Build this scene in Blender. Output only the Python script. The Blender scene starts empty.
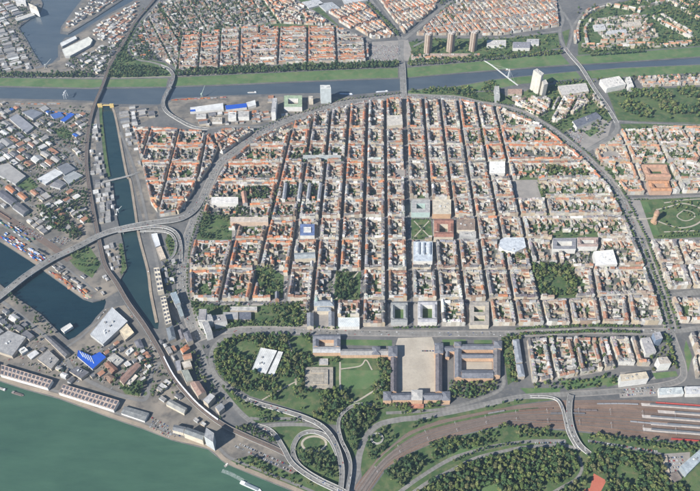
import bpy, bmesh, math, random
import numpy as np
from mathutils import Vector, Matrix
from mathutils.geometry import delaunay_2d_cdt
random.seed(7); rnd = random.random; U = random.uniform
R = math.radians
scene = bpy.context.scene
COL = scene.collection

# ------------------------------------------------------------------ camera, sky, sun, exposure
CAM_H, FPX, HORIZON = 1700.0, 720.0, -442.0       # metres, focal length in px of a 700 px wide frame, horizon row
TH = math.atan((245.5 - HORIZON) / FPX)
cam = bpy.data.cameras.new('camera'); cam.sensor_width = 36; cam.lens = 36 * FPX / 700
cam.clip_start = 5; cam.clip_end = 60000
camo = bpy.data.objects.new('camera', cam); COL.objects.link(camo)
camo.location = (0, 0, CAM_H); camo.rotation_euler = (math.pi / 2 - TH, 0, 0)
scene.camera = camo

SUN_EL, SHX, SHY = R(35), 0.76, 0.65              # shadows fall right and away from the camera
world = bpy.data.worlds.new('World'); scene.world = world; world.use_nodes = True
wn = world.node_tree.nodes; wl = world.node_tree.links
sky = wn.new('ShaderNodeTexSky'); sky.sky_type = 'NISHITA'; sky.sun_disc = False
sky.sun_elevation = SUN_EL; sky.sun_rotation = math.atan2(-SHX, -SHY)
sky.altitude = 300; sky.air_density = 1.3; sky.dust_density = 0.1; sky.ozone_density = 7.0
wn['Background'].inputs['Strength'].default_value = 0.057
wl.new(sky.outputs[0], wn['Background'].inputs['Color'])
sun = bpy.data.lights.new('sun', 'SUN'); sun.energy = 5.0; sun.angle = R(0.5); sun.color = (1.0, 0.965, 0.90)
suno = bpy.data.objects.new('sun', sun); COL.objects.link(suno); suno.location = (-900, -900, 2500)
suno.rotation_euler = Vector((SHX * math.cos(SUN_EL), SHY * math.cos(SUN_EL), -math.sin(SUN_EL))).to_track_quat('-Z', 'Y').to_euler()
vs = scene.view_settings; vs.view_transform = 'Standard'; vs.look = 'None'; vs.gamma = 1; vs.exposure = 0.9
scene.render.engine = 'CYCLES'

# ------------------------------------------------------------------ pixel <-> ground
CT, ST = math.cos(TH), math.sin(TH)
def G(px, py, z=0.0):
    x = px - 350.0; v = py - 245.5
    Y = FPX * CT - v * ST; Z = FPX * ST + v * CT
    t = (CAM_H - z) / Z
    return (x * t, Y * t)
def P(x, y, z=0.0):
    dz = CAM_H - z
    zc = y * CT + dz * ST
    return (350 + FPX * x / zc, 245.5 + FPX * (dz * CT - y * ST) / zc)
def GP(pts, z=0.0): return [G(a, b, z) for a, b in pts]
def inview(x, y, m=2):
    a, b = P(x, y); return -m < a < 700 + m and -m < b < 491 + m

# ------------------------------------------------------------------ 2d helpers
def area(p): return 0.5 * sum(p[i][0] * p[(i + 1) % len(p)][1] - p[(i + 1) % len(p)][0] * p[i][1] for i in range(len(p)))
def ccw(p): return list(p) if area(p) > 0 else list(reversed(p))
def pip(x, y, poly):
    c = False; j = len(poly) - 1
    for i in range(len(poly)):
        xi, yi = poly[i]; xj, yj = poly[j]
        if (yi > y) != (yj > y) and x < (xj - xi) * (y - yi) / (yj - yi) + xi: c = not c
        j = i
    return c
def cen(p): return (sum(a for a, b in p) / len(p), sum(b for a, b in p) / len(p))
def lerp(a, b, t): return (a[0] + (b[0] - a[0]) * t, a[1] + (b[1] - a[1]) * t)
def dist(a, b): return math.hypot(a[0] - b[0], a[1] - b[1])
def inset(p, d):
    p = ccw(p); n = len(p); L = []
    for i in range(n):
        a, b = p[i], p[(i + 1) % n]; l = dist(a, b) or 1e-6
        nx, ny = -(b[1] - a[1]) / l, (b[0] - a[0]) / l
        dd = d[i] if isinstance(d, (list, tuple)) else d
        L.append((a[0] + nx * dd, a[1] + ny * dd, b[0] - a[0], b[1] - a[1]))
    out = []
    for i in range(n):
        x1, y1, dx1, dy1 = L[i - 1]; x2, y2, dx2, dy2 = L[i]
        det = dx1 * dy2 - dy1 * dx2
        if abs(det) < 1e-9: out.append((x2, y2)); continue
        t = ((x2 - x1) * dy2 - (y2 - y1) * dx2) / det
        out.append((x1 + dx1 * t, y1 + dy1 * t))
    return out
def inset_ok(p, d):
    q = inset(p, d)
    return q if len(q) >= 3 and 0 < area(q) < area(ccw(p)) and all(pip(a, b, p) for a, b in q) else []
def clip(sub, cl):                                  # Sutherland-Hodgman, cl convex ccw
    cl = ccw(cl); out = list(sub)
    for i in range(len(cl)):
        a, b = cl[i], cl[(i + 1) % len(cl)]; inp = out; out = []
        if not inp: return []
        f = lambda p: (b[0] - a[0]) * (p[1] - a[1]) - (b[1] - a[1]) * (p[0] - a[0])
        for k in range(len(inp)):
            p, q = inp[k - 1], inp[k]; fp, fq = f(p), f(q)
            if (fp >= 0) != (fq >= 0): out.append(lerp(p, q, fp / (fp - fq)))
            if fq >= 0: out.append(q)
    o2 = []
    for p in out:
        if not o2 or dist(p, o2[-1]) > 0.5: o2.append(p)
    if len(o2) > 1 and dist(o2[0], o2[-1]) < 0.5: o2.pop()
    return o2
def smooth(pts, k=6):
    if len(pts) < 3: return list(pts)
    q = [tuple(2 * a - b for a, b in zip(pts[0], pts[1]))] + list(pts) + [tuple(2 * a - b for a, b in zip(pts[-1], pts[-2]))]
    out = []
    for i in range(1, len(q) - 2):
        for s in range(k):
            t = s / k
            out.append(tuple(0.5 * (2 * b + (c - a) * t + (2 * a - 5 * b + 4 * c - d) * t * t + (-a + 3 * b - 3 * c + d) * t ** 3)
                             for a, b, c, d in zip(q[i - 1], q[i], q[i + 1], q[i + 2])))
    out.append(tuple(pts[-1])); return out
def offs(pts, o):                                   # polyline shifted sideways
    out = []
    for i in range(len(pts)):
        a = pts[max(i - 1, 0)]; b = pts[min(i + 1, len(pts) - 1)]; l = dist(a, b) or 1
        out.append((pts[i][0] - (b[1] - a[1]) / l * o, pts[i][1] + (b[0] - a[0]) / l * o))
    return out
def along(pts, step, start=0):                      # points at equal steps with direction
    out = []; acc = start
    for i in range(len(pts) - 1):
        a, b = pts[i], pts[i + 1]; l = dist(a, b)
        while acc < l:
            t = acc / l; out.append((a[0] + (b[0] - a[0]) * t, a[1] + (b[1] - a[1]) * t, math.atan2(b[1] - a[1], b[0] - a[0]))); acc += step
        acc -= l
    return out

EXCL = []                                           # keep-out areas for generated houses, trees
def excl_poly(p, soft=False):
    xs = [a for a, b in p]; ys = [b for a, b in p]
    EXCL.append((min(xs), min(ys), max(xs), max(ys), list(p), soft))
def excl_line(pts, w):
    for i in range(len(pts) - 1):
        a, b = pts[i][:2], pts[i + 1][:2]; l = dist(a, b)
        if l < 1e-3: continue
        ux, uy = (b[0] - a[0]) / l * w * .25, (b[1] - a[1]) / l * w * .25; nx, ny = -(b[1] - a[1]) / l * w / 2, (b[0] - a[0]) / l * w / 2
        excl_poly([(a[0] - ux + nx, a[1] - uy + ny), (a[0] - ux - nx, a[1] - uy - ny), (b[0] + ux - nx, b[1] + uy - ny), (b[0] + ux + nx, b[1] + uy + ny)])
_grid = {}
def build_grid():
    _grid.clear()
    for k, e in enumerate(EXCL):
        for i in range(int(e[0] // 100), int(e[2] // 100) + 1):
            for j in range(int(e[1] // 100), int(e[3] // 100) + 1): _grid.setdefault((i, j), []).append(e)
def blocked(x, y, soft=True):
    for e in _grid.get((int(x // 100), int(y // 100)), ()):
        if e[5] and not soft: continue
        if e[0] <= x <= e[2] and e[1] <= y <= e[3] and pip(x, y, e[4]): return True
    return False

# ------------------------------------------------------------------ mesh collector
class MB:
    def __init__(s): s.v = []; s.f = []; s.c = []; s.m = []; s.uv = []
    def face(s, pts, col=(1, 1, 1), m=0, uv=None):
        b = len(s.v); s.v.extend(pts); s.f.append(tuple(range(b, b + len(pts)))); s.c.append(col); s.m.append(m)
        s.uv.extend(uv if uv else [(p[0], p[1]) for p in pts])
    def wallq(s, a, b, z0, z1, col, m=0, u0=0.0, z2=None):     # vertical quad a->b (outside on the right of a->b)
        l = dist(a, b)
        s.face([(a[0], a[1], z0), (b[0], b[1], z0), (b[0], b[1], z1 if z2 is None else z2), (a[0], a[1], z1)], col, m, [(u0, z0), (u0 + l, z0), (u0 + l, z1), (u0, z1)])
    def prism(s, poly, z0, z1, col, m=0, top=None, mt=None, bottom=False):
        poly = ccw(poly); n = len(poly)
        for i in range(n): s.wallq(poly[i], poly[(i + 1) % n], z0, z1, col, m)
        s.face([(a, b, z1) for a, b in poly], top or col, m if mt is None else mt)
        if bottom: s.face([(a, b, z0) for a, b in reversed(poly)], col, m)
    def box(s, x, y, z0, lx, ly, h, rz=0, col=(1, 1, 1), m=0, top=None, mt=None, bottom=False):
        s.prism(rect(x, y, lx, ly, rz), z0, z0 + h, col, m, top, mt, bottom)
    def tube(s, a, b, r0, r1, col=(1, 1, 1), m=0, n=6, cap=True):
        a, b = Vector(a), Vector(b); d = (b - a).normalized()
        x = d.orthogonal().normalized(); y = d.cross(x)
        A = [a + (x * math.cos(6.2832 * i / n) + y * math.sin(6.2832 * i / n)) * r0 for i in range(n)]
        B = [b + (x * math.cos(6.2832 * i / n) + y * math.sin(6.2832 * i / n)) * r1 for i in range(n)]
        for i in range(n): s.face([tuple(A[i]), tuple(A[(i + 1) % n]), tuple(B[(i + 1) % n]), tuple(B[i])], col, m)
        if cap: s.face([tuple(p) for p in B], col, m); s.face([tuple(p) for p in reversed(A)], col, m)
    def lathe(s, x, y, prof, col, m=0, n=16):
        for (r0, z0), (r1, z1) in zip(prof, prof[1:]):
            for i in range(n):
                c0, s0, c1, s1 = math.cos(6.2832 * i / n), math.sin(6.2832 * i / n), math.cos(6.2832 * (i + 1) / n), math.sin(6.2832 * (i + 1) / n)
                q = [(x + r0 * c0, y + r0 * s0, z0), (x + r0 * c1, y + r0 * s1, z0), (x + r1 * c1, y + r1 * s1, z1), (x + r1 * c0, y + r1 * s0, z1)]
                if r1 < 1e-3: q = q[:3]
                s.face(q, col, m, [(6.28 * max(r0, r1) * (i + k) / n, z) for k, z in ((0, z0), (1, z0), (1, z1), (0, z1))][:len(q)])
    def mesh(s, name, mats, org=(0, 0, 0)):
        me = bpy.data.meshes.new(name); v = np.array(s.v, dtype=np.float64).reshape(-1, 3) - np.array(org)
        nf = len(s.f); tot = np.array([len(f) for f in s.f], dtype=np.int32)
        me.vertices.add(len(v)); me.vertices.foreach_set('co', v.astype(np.float32).ravel())
        me.loops.add(int(tot.sum())); me.loops.foreach_set('vertex_index', np.concatenate([np.array(f, dtype=np.int32) for f in s.f]) if nf else np.zeros(0, np.int32))
        me.polygons.add(nf); st = np.zeros(nf, np.int32); st[1:] = np.cumsum(tot)[:-1]
        me.polygons.foreach_set('loop_start', st); me.polygons.foreach_set('material_index', np.array(s.m, dtype=np.int32))
        uvl = me.uv_layers.new(name='UVMap'); uvl.data.foreach_set('uv', np.array(s.uv, dtype=np.float32).ravel())
        at = me.attributes.new('Col', 'FLOAT_COLOR', 'FACE')
        c = np.ones((nf, 4), np.float32); c[:, :3] = np.array(s.c, dtype=np.float32); at.data.foreach_set('color', c.ravel())
        for m in mats: me.materials.append(m)
        me.update(calc_edges=True); me.validate(); return me
    def build(s, name, mats, parent=None, org=(0, 0, 0)):
        if not isinstance(mats, (list, tuple)): mats = [mats]
        o = bpy.data.objects.new(name, s.mesh(name, mats, org)); COL.objects.link(o)
        if parent: o.parent = parent
        else: o.location = org
        return o
def rect(x, y, lx, ly, rz=0):
    c, s = math.cos(rz), math.sin(rz)
    return [(x + a * lx / 2 * c - b * ly / 2 * s, y + a * lx / 2 * s + b * ly / 2 * c) for a, b in ((-1, -1), (1, -1), (1, 1), (-1, 1))]
def tag(o, label, cat, group=None):
    o['label'] = label; o['category'] = cat
    if group: o['group'] = group
    return o
def struct(o): o['kind'] = 'structure'; return o
def empty(name, x, y, z=0.0):
    e = bpy.data.objects.new(name, None); COL.objects.link(e); e.location = (x, y, z); e.empty_display_size = 5; return e

# ------------------------------------------------------------------ materials
class NT:
    def __init__(s, name, rough=0.85, spec=0.3):
        s.mat = bpy.data.materials.new(name); s.mat.use_nodes = True
        s.n = s.mat.node_tree.nodes; s.l = s.mat.node_tree.links; s.b = s.n['Principled BSDF']
        s.b.inputs['Roughness'].default_value = rough; s.b.inputs['Specular IOR Level'].default_value = spec
    def geo(s): return s.n.new('ShaderNodeNewGeometry').outputs['Position']
    def uvn(s): return s.n.new('ShaderNodeUVMap').outputs[0]
    def col(s):
        a = s.n.new('ShaderNodeAttribute'); a.attribute_name = 'Col'; return a.outputs['Color']
    def noise(s, scale, detail=3, rough=.6, vec=None):
        t = s.n.new('ShaderNodeTexNoise'); t.inputs['Scale'].default_value = scale; t.inputs['Detail'].default_value = detail; t.inputs['Roughness'].default_value = rough
        s.l.new(vec or s.geo(), t.inputs['Vector']); return t.outputs['Fac']
    def ramp(s, fac, stops):
        r = s.n.new('ShaderNodeValToRGB'); e = r.color_ramp.elements
        while len(e) < len(stops): e.new(0.5)
        for k, (p, c) in enumerate(stops): e[k].position = p; e[k].color = tuple(c) + (1,) if len(c) == 3 else c
        s.l.new(fac, r.inputs[0]); return r.outputs[0]
    def mix(s, a, b, fac, mode='MIX'):
        m = s.n.new('ShaderNodeMix'); m.data_type = 'RGBA'; m.blend_type = mode
        for sock, val in ((m.inputs[0], fac), (m.inputs[6], a), (m.inputs[7], b)):
            if hasattr(val, 'is_linked') or hasattr(val, 'links'): s.l.new(val, sock)
            elif isinstance(val, (int, float)): sock.default_value = val
            else: sock.default_value = tuple(val) + (1,)
        return m.outputs[2]
    def math(s, op, a, b=0.0, c=0.0):
        m = s.n.new('ShaderNodeMath'); m.operation = op
        for k, val in enumerate((a, b, c)):
            if hasattr(val, 'links'): s.l.new(val, m.inputs[k])
            else: m.inputs[k].default_value = val
        return m.outputs[0]
    def sep(s, vec):
        x = s.n.new('ShaderNodeSeparateXYZ'); s.l.new(vec, x.inputs[0]); return x.outputs
    def fin(s, c):
        s.l.new(c, s.b.inputs['Base Color']); return s.mat
    def bump(s, h, strength=.4, d=1.0):
        b = s.n.new('ShaderNodeBump'); b.inputs['Strength'].default_value = strength; b.inputs['Distance'].default_value = d
        s.l.new(h, b.inputs['Height']); s.l.new(b.outputs[0], s.b.inputs['Normal'])

def ground_mat(name, c0, c1, c2, s1=.012, s2=.15, rough=.9, third=.5):
    t = NT(name, rough, .15)
    a = t.ramp(t.noise(s1, 4), [(.38, c0), (.62, c1)])
    b = t.mix(a, c2, t.math('MULTIPLY', t.ramp(t.noise(s2, 3), [(.48, (0, 0, 0)), (.66, (1, 1, 1))]), third))
    f = t.ramp(t.noise(.6, 2), [(.2, (.8, .8, .8)), (.8, (1.15, 1.15, 1.15))])
    return t.fin(t.mix(b, f, 1.0, 'MULTIPLY'))
M = {}
M['asphalt'] = ground_mat('asphalt', (.10, .10, .10), (.15, .145, .138), (.20, .185, .17), .01, .07, .9, .45)
M['road'] = ground_mat('road_asphalt', (.165, .158, .150), (.205, .195, .182), (.13, .125, .12), .02, .1, .9, .4)
M['paving'] = ground_mat('paving', (.24, .22, .2), (.31, .28, .25), (.2, .19, .18), .03, .2, .9, .4)
M['yard'] = ground_mat('dusty_yard', (.135, .125, .112), (.25, .215, .175), (.09, .085, .08), .011, .035, .95, .75)
M['ballast'] = ground_mat('track_ballast', (.165, .105, .075), (.23, .155, .115), (.12, .09, .07), .012, .06, .95, .55)
M['grass'] = ground_mat('grass', (.05, .088, .036), (.092, .132, .052), (.16, .152, .08), .02, .05, .95, .6)
M['meadow'] = ground_mat('meadow', (.074, .132, .050), (.115, .17, .072), (.18, .178, .095), .012, .03, .95, .55)
M['gravel'] = ground_mat('pale_gravel', (.36, .315, .255), (.43, .38, .31), (.3, .27, .23), .02, .15, .95, .4)
M['bank'] = ground_mat('river_bank', (.26, .21, .165), (.33, .27, .21), (.17, .16, .12), .02, .08, .95, .5)
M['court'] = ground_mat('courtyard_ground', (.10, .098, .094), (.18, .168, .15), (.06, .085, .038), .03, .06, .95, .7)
M['clay'] = ground_mat('clay_court', (.42, .13, .085), (.46, .15, .1), (.36, .12, .08), .03, .2, .95, .3)
def water_mat(name, c0, c1, s=.004):
    t = NT(name, .12, .5)
    mp = t.n.new('ShaderNodeMapping'); mp.inputs['Rotation'].default_value = (0, 0, .55); mp.inputs['Scale'].default_value = (.25, 1, 1); t.l.new(t.geo(), mp.inputs['Vector'])
    c = t.mix(t.ramp(t.noise(s, 5), [(.35, c0), (.65, c1)]), t.ramp(t.noise(s * 6, 5, .7, mp.outputs[0]), [(.3, (.82, .84, .86)), (.7, (1.16, 1.14, 1.12))]), 1.0, 'MULTIPLY'); t.fin(c)
    t.bump(t.noise(.09, 6, .7, mp.outputs[0]), .45, 1.2); t.b.inputs['Roughness'].default_value = .2; return t.mat
M['rhine'] = water_mat('green_river_water', (.044, .094, .060), (.055, .110, .070))
M['neckar'] = water_mat('grey_river_water', (.058, .075, .092), (.075, .092, .105))
M['harbour'] = water_mat('dark_harbour_water', (.004, .019, .027), (.008, .027, .034))
M['canal'] = water_mat('canal_water', (.011, .031, .036), (.022, .045, .046))
def wall_mat():
    t = NT('rendered_wall', .9, .2); uv = t.sep(t.uvn())
    fu = t.math('FRACT', t.math('MULTIPLY', uv[0], 1 / 2.7)); fv = t.math('FRACT', t.math('MULTIPLY', uv[1], 1 / 3.4))
    w = t.math('MULTIPLY', t.math('LESS_THAN', t.math('ABSOLUTE', t.math('SUBTRACT', fu, .5)), .2), t.math('LESS_THAN', t.math('ABSOLUTE', t.math('SUBTRACT', fv, .5)), .27))
    base = t.mix(t.col(), t.ramp(t.noise(.08, 3), [(.3, (.82, .81, .8)), (.7, (1.05, 1.05, 1.05))]), 1.0, 'MULTIPLY')
    return t.fin(t.mix(base, (.06, .07, .085), t.math('MULTIPLY', w, .7)))
def plain_mat(name, rough=.8, spec=.3, lo=.8, hi=1.12, sc=.1):
    t = NT(name, rough, spec)
    return t.fin(t.mix(t.col(), t.ramp(t.noise(sc, 3), [(.3, (lo,) * 3), (.7, (hi,) * 3)]), 1.0, 'MULTIPLY'))
def roof_mat():
    t = NT('roof_covering', .8, .25)
    c = t.mix(t.col(), t.ramp(t.noise(.09, 4, .7), [(.25, (.5, .5, .53)), (.75, (1.3, 1.25, 1.18))]), 1.0, 'MULTIPLY')
    v = t.n.new('ShaderNodeTexVoronoi'); v.inputs['Scale'].default_value = .22; t.l.new(t.geo(), v.inputs['Vector'])
    d = t.math('LESS_THAN', v.outputs['Distance'], .16)          # skylights, vents
    c = t.mix(c, (.55, .56, .58), t.math('MULTIPLY', d, .45))
    return t.fin(c)
def metal_roof_mat():
    t = NT('sheet_roof', .55, .4); uv = t.sep(t.geo())
    s = t.math('FRACT', t.math('MULTIPLY', t.math('ADD', uv[0], t.math('MULTIPLY', uv[1], .55)), 1 / 6.0))
    c = t.mix(t.col(), t.ramp(t.noise(.05, 5, .7), [(.3, (.66, .66, .67)), (.7, (1.12, 1.12, 1.1))]), 1.0, 'MULTIPLY')
    return t.fin(t.mix(c, (.3, .3, .31), t.math('MULTIPLY', t.math('LESS_THAN', s, .16), .6)))
def leaf_mat():
    t = NT('foliage', .75, .2)
    c = t.mix(t.col(), t.ramp(t.noise(.25, 3), [(.3, (.5, .55, .55)), (.7, (1.5, 1.42, 1.25))]), 1.0, 'MULTIPLY')
    return t.fin(c)
M['wall'] = wall_mat(); M['roof'] = roof_mat(); M['sheet'] = metal_roof_mat(); M['leaf'] = leaf_mat()
M['paint'] = plain_mat('painted_metal', .45, .4, .9, 1.05); M['concrete'] = plain_mat('concrete', .85, .2, .78, 1.1)
M['stone'] = plain_mat('sandstone', .9, .2, .85, 1.1); M['bark'] = plain_mat('bark', .95, .1)
t = NT('glass', .15, .6); M['glass'] = t.fin(t.col())
def deck_mat():
    t = NT('road_deck', .9, .15); uv = t.sep(t.uvn())            # u across in metres from the axis, v along
    mp = t.n.new('ShaderNodeMapping'); mp.inputs['Scale'].default_value = (1, .02, 1); t.l.new(t.uvn(), mp.inputs['Vector'])
    c = t.mix(t.ramp(t.noise(.03, 5, .7), [(.3, (.135, .13, .122)), (.7, (.25, .235, .215))]), t.ramp(t.noise(.5, 3, .6, mp.outputs[0]), [(.3, (.72, .72, .72)), (.7, (1.2, 1.2, 1.2))]), 1.0, 'MULTIPLY')
    lane = t.math('LESS_THAN', t.math('ABSOLUTE', t.math('SUBTRACT', t.math('FRACT', t.math('MULTIPLY', uv[0], 1 / 3.6)), .5)), .045)
    dash = t.math('LESS_THAN', t.math('FRACT', t.math('MULTIPLY', uv[1], 1 / 12.0)), .5)
    return t.fin(t.mix(c, (.7, .7, .68), t.math('MULTIPLY', t.math('MULTIPLY', lane, dash), .4)))
M['deck'] = deck_mat()

# ------------------------------------------------------------------ water and ground
W_RHINE = [(-320, 285), (-60, 362), (0, 381), (26, 389.5), (59, 398.5), (110, 417.5), (144, 429), (172, 440), (208, 449), (225, 463), (257, 476.5), (293, 491), (345, 513), (400, 545), (-320, 545)]
W_HARB = [(-60, 204), (3, 243.5), (35, 264), (46, 272.5), (83, 299), (92.5, 302), (101, 300), (104.5, 297.5), (106, 302), (104, 308.5), (96, 317), (91, 324), (75, 337), (68, 340), (60, 333), (51, 324), (41, 314), (15, 296.5), (0, 284), (-60, 242)]
W_CANAL = [(99, 104), (99.5, 120), (104, 160), (107, 177), (113, 186), (117, 218), (123, 243), (127, 268), (120, 280), (122, 290), (131, 300), (142, 315), (152, 328), (158, 329), (159, 322), (153, 293), (150, 270), (141, 236), (137, 210), (132, 180), (128, 172), (118, 120), (113, 104)]
W_NECK = [(-80, 85), (0, 86.5), (91, 88.5), (157, 87.2), (220, 85.3), (273, 83), (350, 79.7), (399, 78.3), (468, 72.5), (520, 68.7), (571, 65), (618, 62.5), (700, 57), (790, 51), (790, 59), (700, 64.3), (623, 67.6), (582, 70.6), (520, 76.3), (494, 79.3), (456, 86), (399, 90.5), (350, 95), (319, 93), (273, 94), (229, 95.2), (176, 98), (158, 104.5), (110, 104), (91, 101), (67, 99.8), (0, 98.5), (-80, 97.5)]
W_NW = [(30, -30), (43, 4), (40, 12), (22, 25), (19, 28), (27, 40), (34, 53), (43, 66), (52, 63), (58, 57), (58, 46), (65, 38), (75, 36), (89, 26), (108, 14), (120, 8), (170, -20), (155, -20), (120, 1.5), (96, 17), (68, 34), (60, 33), (61, 27), (72, 12), (105, -30)]
WATERS = [('river_water', W_RHINE, 'rhine'), ('harbour_water', W_HARB, 'harbour'), ('canal_water', W_CANAL, 'canal'), ('river_water', W_NECK, 'neckar'), ('harbour_water', W_NW, 'neckar')]
wpolys = [GP(w) for _, w, _ in WATERS]
BIG = 16000
pts = [(-BIG, -BIG), (BIG, -BIG), (BIG, BIG), (-BIG, BIG)]; edges = [(0, 1), (1, 2), (2, 3), (3, 0)]
for wp in wpolys:
    b = len(pts); pts += wp; n = len(wp); edges += [(b + i, b + (i + 1) % n) for i in range(n)]
V2, _, F2, *_ = delaunay_2d_cdt([Vector(p) for p in pts], edges, [], 0, 0.01)
keep = []
for f in F2:
    c = cen([tuple(V2[i]) for i in f])
    if not any(pip(c[0], c[1], wp) for wp in wpolys): keep.append(f)
bm = bmesh.new(); bv = [bm.verts.new((v.x, v.y, 0)) for v in V2]
for f in keep:
    try: bm.faces.new([bv[i] for i in f])
    except ValueError: pass
be = [e for e in bm.edges if len(e.link_faces) == 1 and max(abs(e.verts[0].co.x), abs(e.verts[0].co.y)) < BIG - 1]
ret = bmesh.ops.extrude_edge_only(bm, edges=be)
for v in [x for x in ret['geom'] if isinstance(x, bmesh.types.BMVert)]: v.co.z = -5
bmesh.ops.delete(bm, geom=[v for v in bm.verts if not v.link_faces], context='VERTS')
bmesh.ops.recalc_face_normals(bm, faces=bm.faces)
me = bpy.data.meshes.new('ground'); bm.to_mesh(me); bm.free(); me.materials.append(M['asphalt'])
g = bpy.data.objects.new('ground', me); COL.objects.link(g); struct(g)
for k, (nm, w, m) in enumerate(WATERS):
    b = MB(); b.face([(x, y, -3.0 - .05 * k) for x, y in ccw(GP(w))]); struct(b.build(nm, M[m]))
    excl_poly(GP(w))

def sheet(name, polys_px, mat, z, ex=False, world=False):
    b = MB()
    for p in polys_px:
        q = ccw(p if world else GP(p)); b.face([(x, y, z) for x, y in q])
        if ex: excl_poly(q, mat in ('grass', 'meadow'))
    return struct(b.build(name, M[mat]))
def ribbon_mb(b, pts, w, z, col=(1, 1, 1), m=0):
    L = offs(pts, w / 2); Rr = offs(pts, -w / 2); v = 0
    for i in range(len(pts) - 1):
        d = dist(pts[i], pts[i + 1])
        za = z[i] if isinstance(z, list) else z; zb = z[i + 1] if isinstance(z, list) else z
        b.face([(Rr[i][0], Rr[i][1], za), (Rr[i + 1][0], Rr[i + 1][1], zb), (L[i + 1][0], L[i + 1][1], zb), (L[i][0], L[i][1], za)], col, m,
               [(w / 2 + 1.8, v), (w / 2 + 1.8, v + d), (1.8 - w / 2, v + d), (1.8 - w / 2, v)]); v += d
ZR = [0]
def road(name, px, w, mat='deck', z=.16, ex=True, k=6, extra=3, kerb=0):
    ZR[0] += 1; z += .006 * ZR[0]
    p = smooth(GP(px), k); b = MB()
    if kerb:
        kb = MB(); ribbon_mb(kb, p, w + 2 * kerb, .142 + .004 * ZR[0]); struct(kb.build('pavement', M['paving']))
    ribbon_mb(b, p, w, z)
    if ex: excl_line(p, w + extra + 2 * kerb)
    struct(b.build(name, M[mat])); return p

# broad zones of ground cover
sheet('yard', [[(-80, 98.5), (97, 103), (96, 150), (88, 200), (95, 236), (101, 262), (120, 290), (103, 300), (83, 298), (46, 272), (0, 241), (-80, 192)]], 'yard', .04)
sheet('yard', [[(-80, 245), (0, 285), (40, 315), (60, 336), (68, 342), (92, 325), (105, 309), (125, 305), (160, 355), (200, 408), (240, 432), (285, 453), (330, 500), (300, 493), (257, 475), (226, 461), (209, 447), (144, 427), (59, 396.5), (0, 379), (-80, 354)]], 'yard', .04)
sheet('yard', [[(-80, -20), (28, -20), (42, 3), (38, 12), (20, 25), (17, 28), (25, 40), (32, 53), (42, 68), (60, 60), (60, 47), (68, 39), (90, 28), (110, 15), (140, 0), (138, 20), (123, 44), (106, 76), (60, 74), (-80, 76)], [(62, 31), (63, 27), (75, 12), (100, -20), (150, -20), (118, 1), (94, 17), (68, 32)]], 'yard', .04)
sheet('yard', [[(176, 99), (229, 96.5), (350, 97), (366, 99), (330, 106), (262, 124), (205, 129), (176, 116), (166, 104)], [(119, 107), (128, 160), (134, 185), (143, 220), (141, 222), (158, 222), (152, 200), (140, 160), (130, 128), (160, 115), (157, 106)]], 'yard', .04)
# grass
sheet('meadow', [[(-80, 77.5), (0, 78), (92, 79.5), (102, 79.5), (102, 86.5), (91, 87.8), (0, 85.8), (-80, 84)], [(107, 79.5), (168, 78.5), (166, 86.6), (105, 87)], [(176, 77.5), (250, 74), (340, 70), (398, 68), (398, 77.6), (350, 79), (273, 82.2), (220, 84.6), (174, 86)],
                 [(407, 68), (480, 61.5), (505, 59), (560, 53.5), (566, 60), (570, 64.3), (520, 68), (468, 71.8), (407, 77.4)], [(576, 56), (620, 53), (700, 47), (790, 39), (790, 50.5), (700, 56.4), (618, 61.9), (580, 64.2)],
                 [(586, 71.2), (623, 68.2), (700, 65), (790, 60), (790, 68), (700, 72.5), (630, 76.5), (590, 78.5)], [(408, 90.8), (456, 86.8), (494, 80), (520, 77), (576, 71.6), (582, 78), (545, 82), (520, 84), (490, 90), (440, 93.5), (408, 94)]], 'meadow', .08, ex=True)
sheet('park_lawn', [[(607, 92), (640, 89), (790, 84), (790, 120), (700, 123), (640, 121.5), (618, 120)], [(628, 200), (668, 198), (790, 196), (790, 236), (668, 239), (641, 238)]], 'grass', .06, ex=True)
sheet('park_lawn', [[(246, 335), (330, 336), (334, 356), (392, 357), (392, 404), (380, 410), (352, 410), (338, 425), (326, 424), (300, 411), (250, 396), (225, 380), (215, 365), (215, 350), (224, 341)]], 'grass', .06, ex=True)
sheet('park_lawn', [[(371, 491), (386, 470), (407, 455), (438, 441), (504, 426), (534, 428), (586, 433), (654, 441), (700, 445), (800, 452), (800, 560), (380, 560), (352, 500)]], 'grass', .06, ex=True)
sheet('park_lawn', [[(270, 428), (300, 421), (326, 430), (337, 450), (343, 470), (341, 489), (315, 478), (294, 462), (284, 447)], [(226, 462), (262, 452), (300, 468), (330, 489), (345, 512), (293, 490), (258, 475)], [(340, 425), (354, 412), (392, 406), (446, 406), (437, 413), (400, 418), (378, 423), (365, 434), (357, 453), (352, 462), (345, 447)], [(382, 424), (440, 416), (520, 399), (560, 399), (520, 404), (440, 422), (405, 434), (380, 455), (362, 478), (360, 460), (367, 440)]], 'grass', .06, ex=True)
sheet('park_lawn', [[(203, 214), (232, 216), (232, 240), (196, 240)], [(170, 232), (177, 236), (178, 250), (171, 258), (165, 240)], [(530, 264), (571, 266), (576, 298), (541, 298)], [(336, 272), (361, 272), (360, 301), (334, 301)], [(255, 268), (272, 268), (284, 276), (283, 298), (262, 298)], [(190, 300), (210, 305), (256, 306), (303, 302), (303, 326), (240, 326), (205, 333)], [(501, 337), (518, 336), (518, 378), (508, 385)]], 'grass', .24, ex=True)
sheet('lawn', [[(341, 339.5), (392, 340), (392, 346), (341, 345)], [(442, 339.5), (466, 339.5), (466, 345), (443, 345)], [(474, 340), (492, 340), (492, 345), (474, 345)], [(560, 381), (616, 377), (617, 384), (566, 389)], [(520, 388), (560, 388), (560, 393), (528, 395)]], 'meadow', .22, ex=True)
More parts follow.
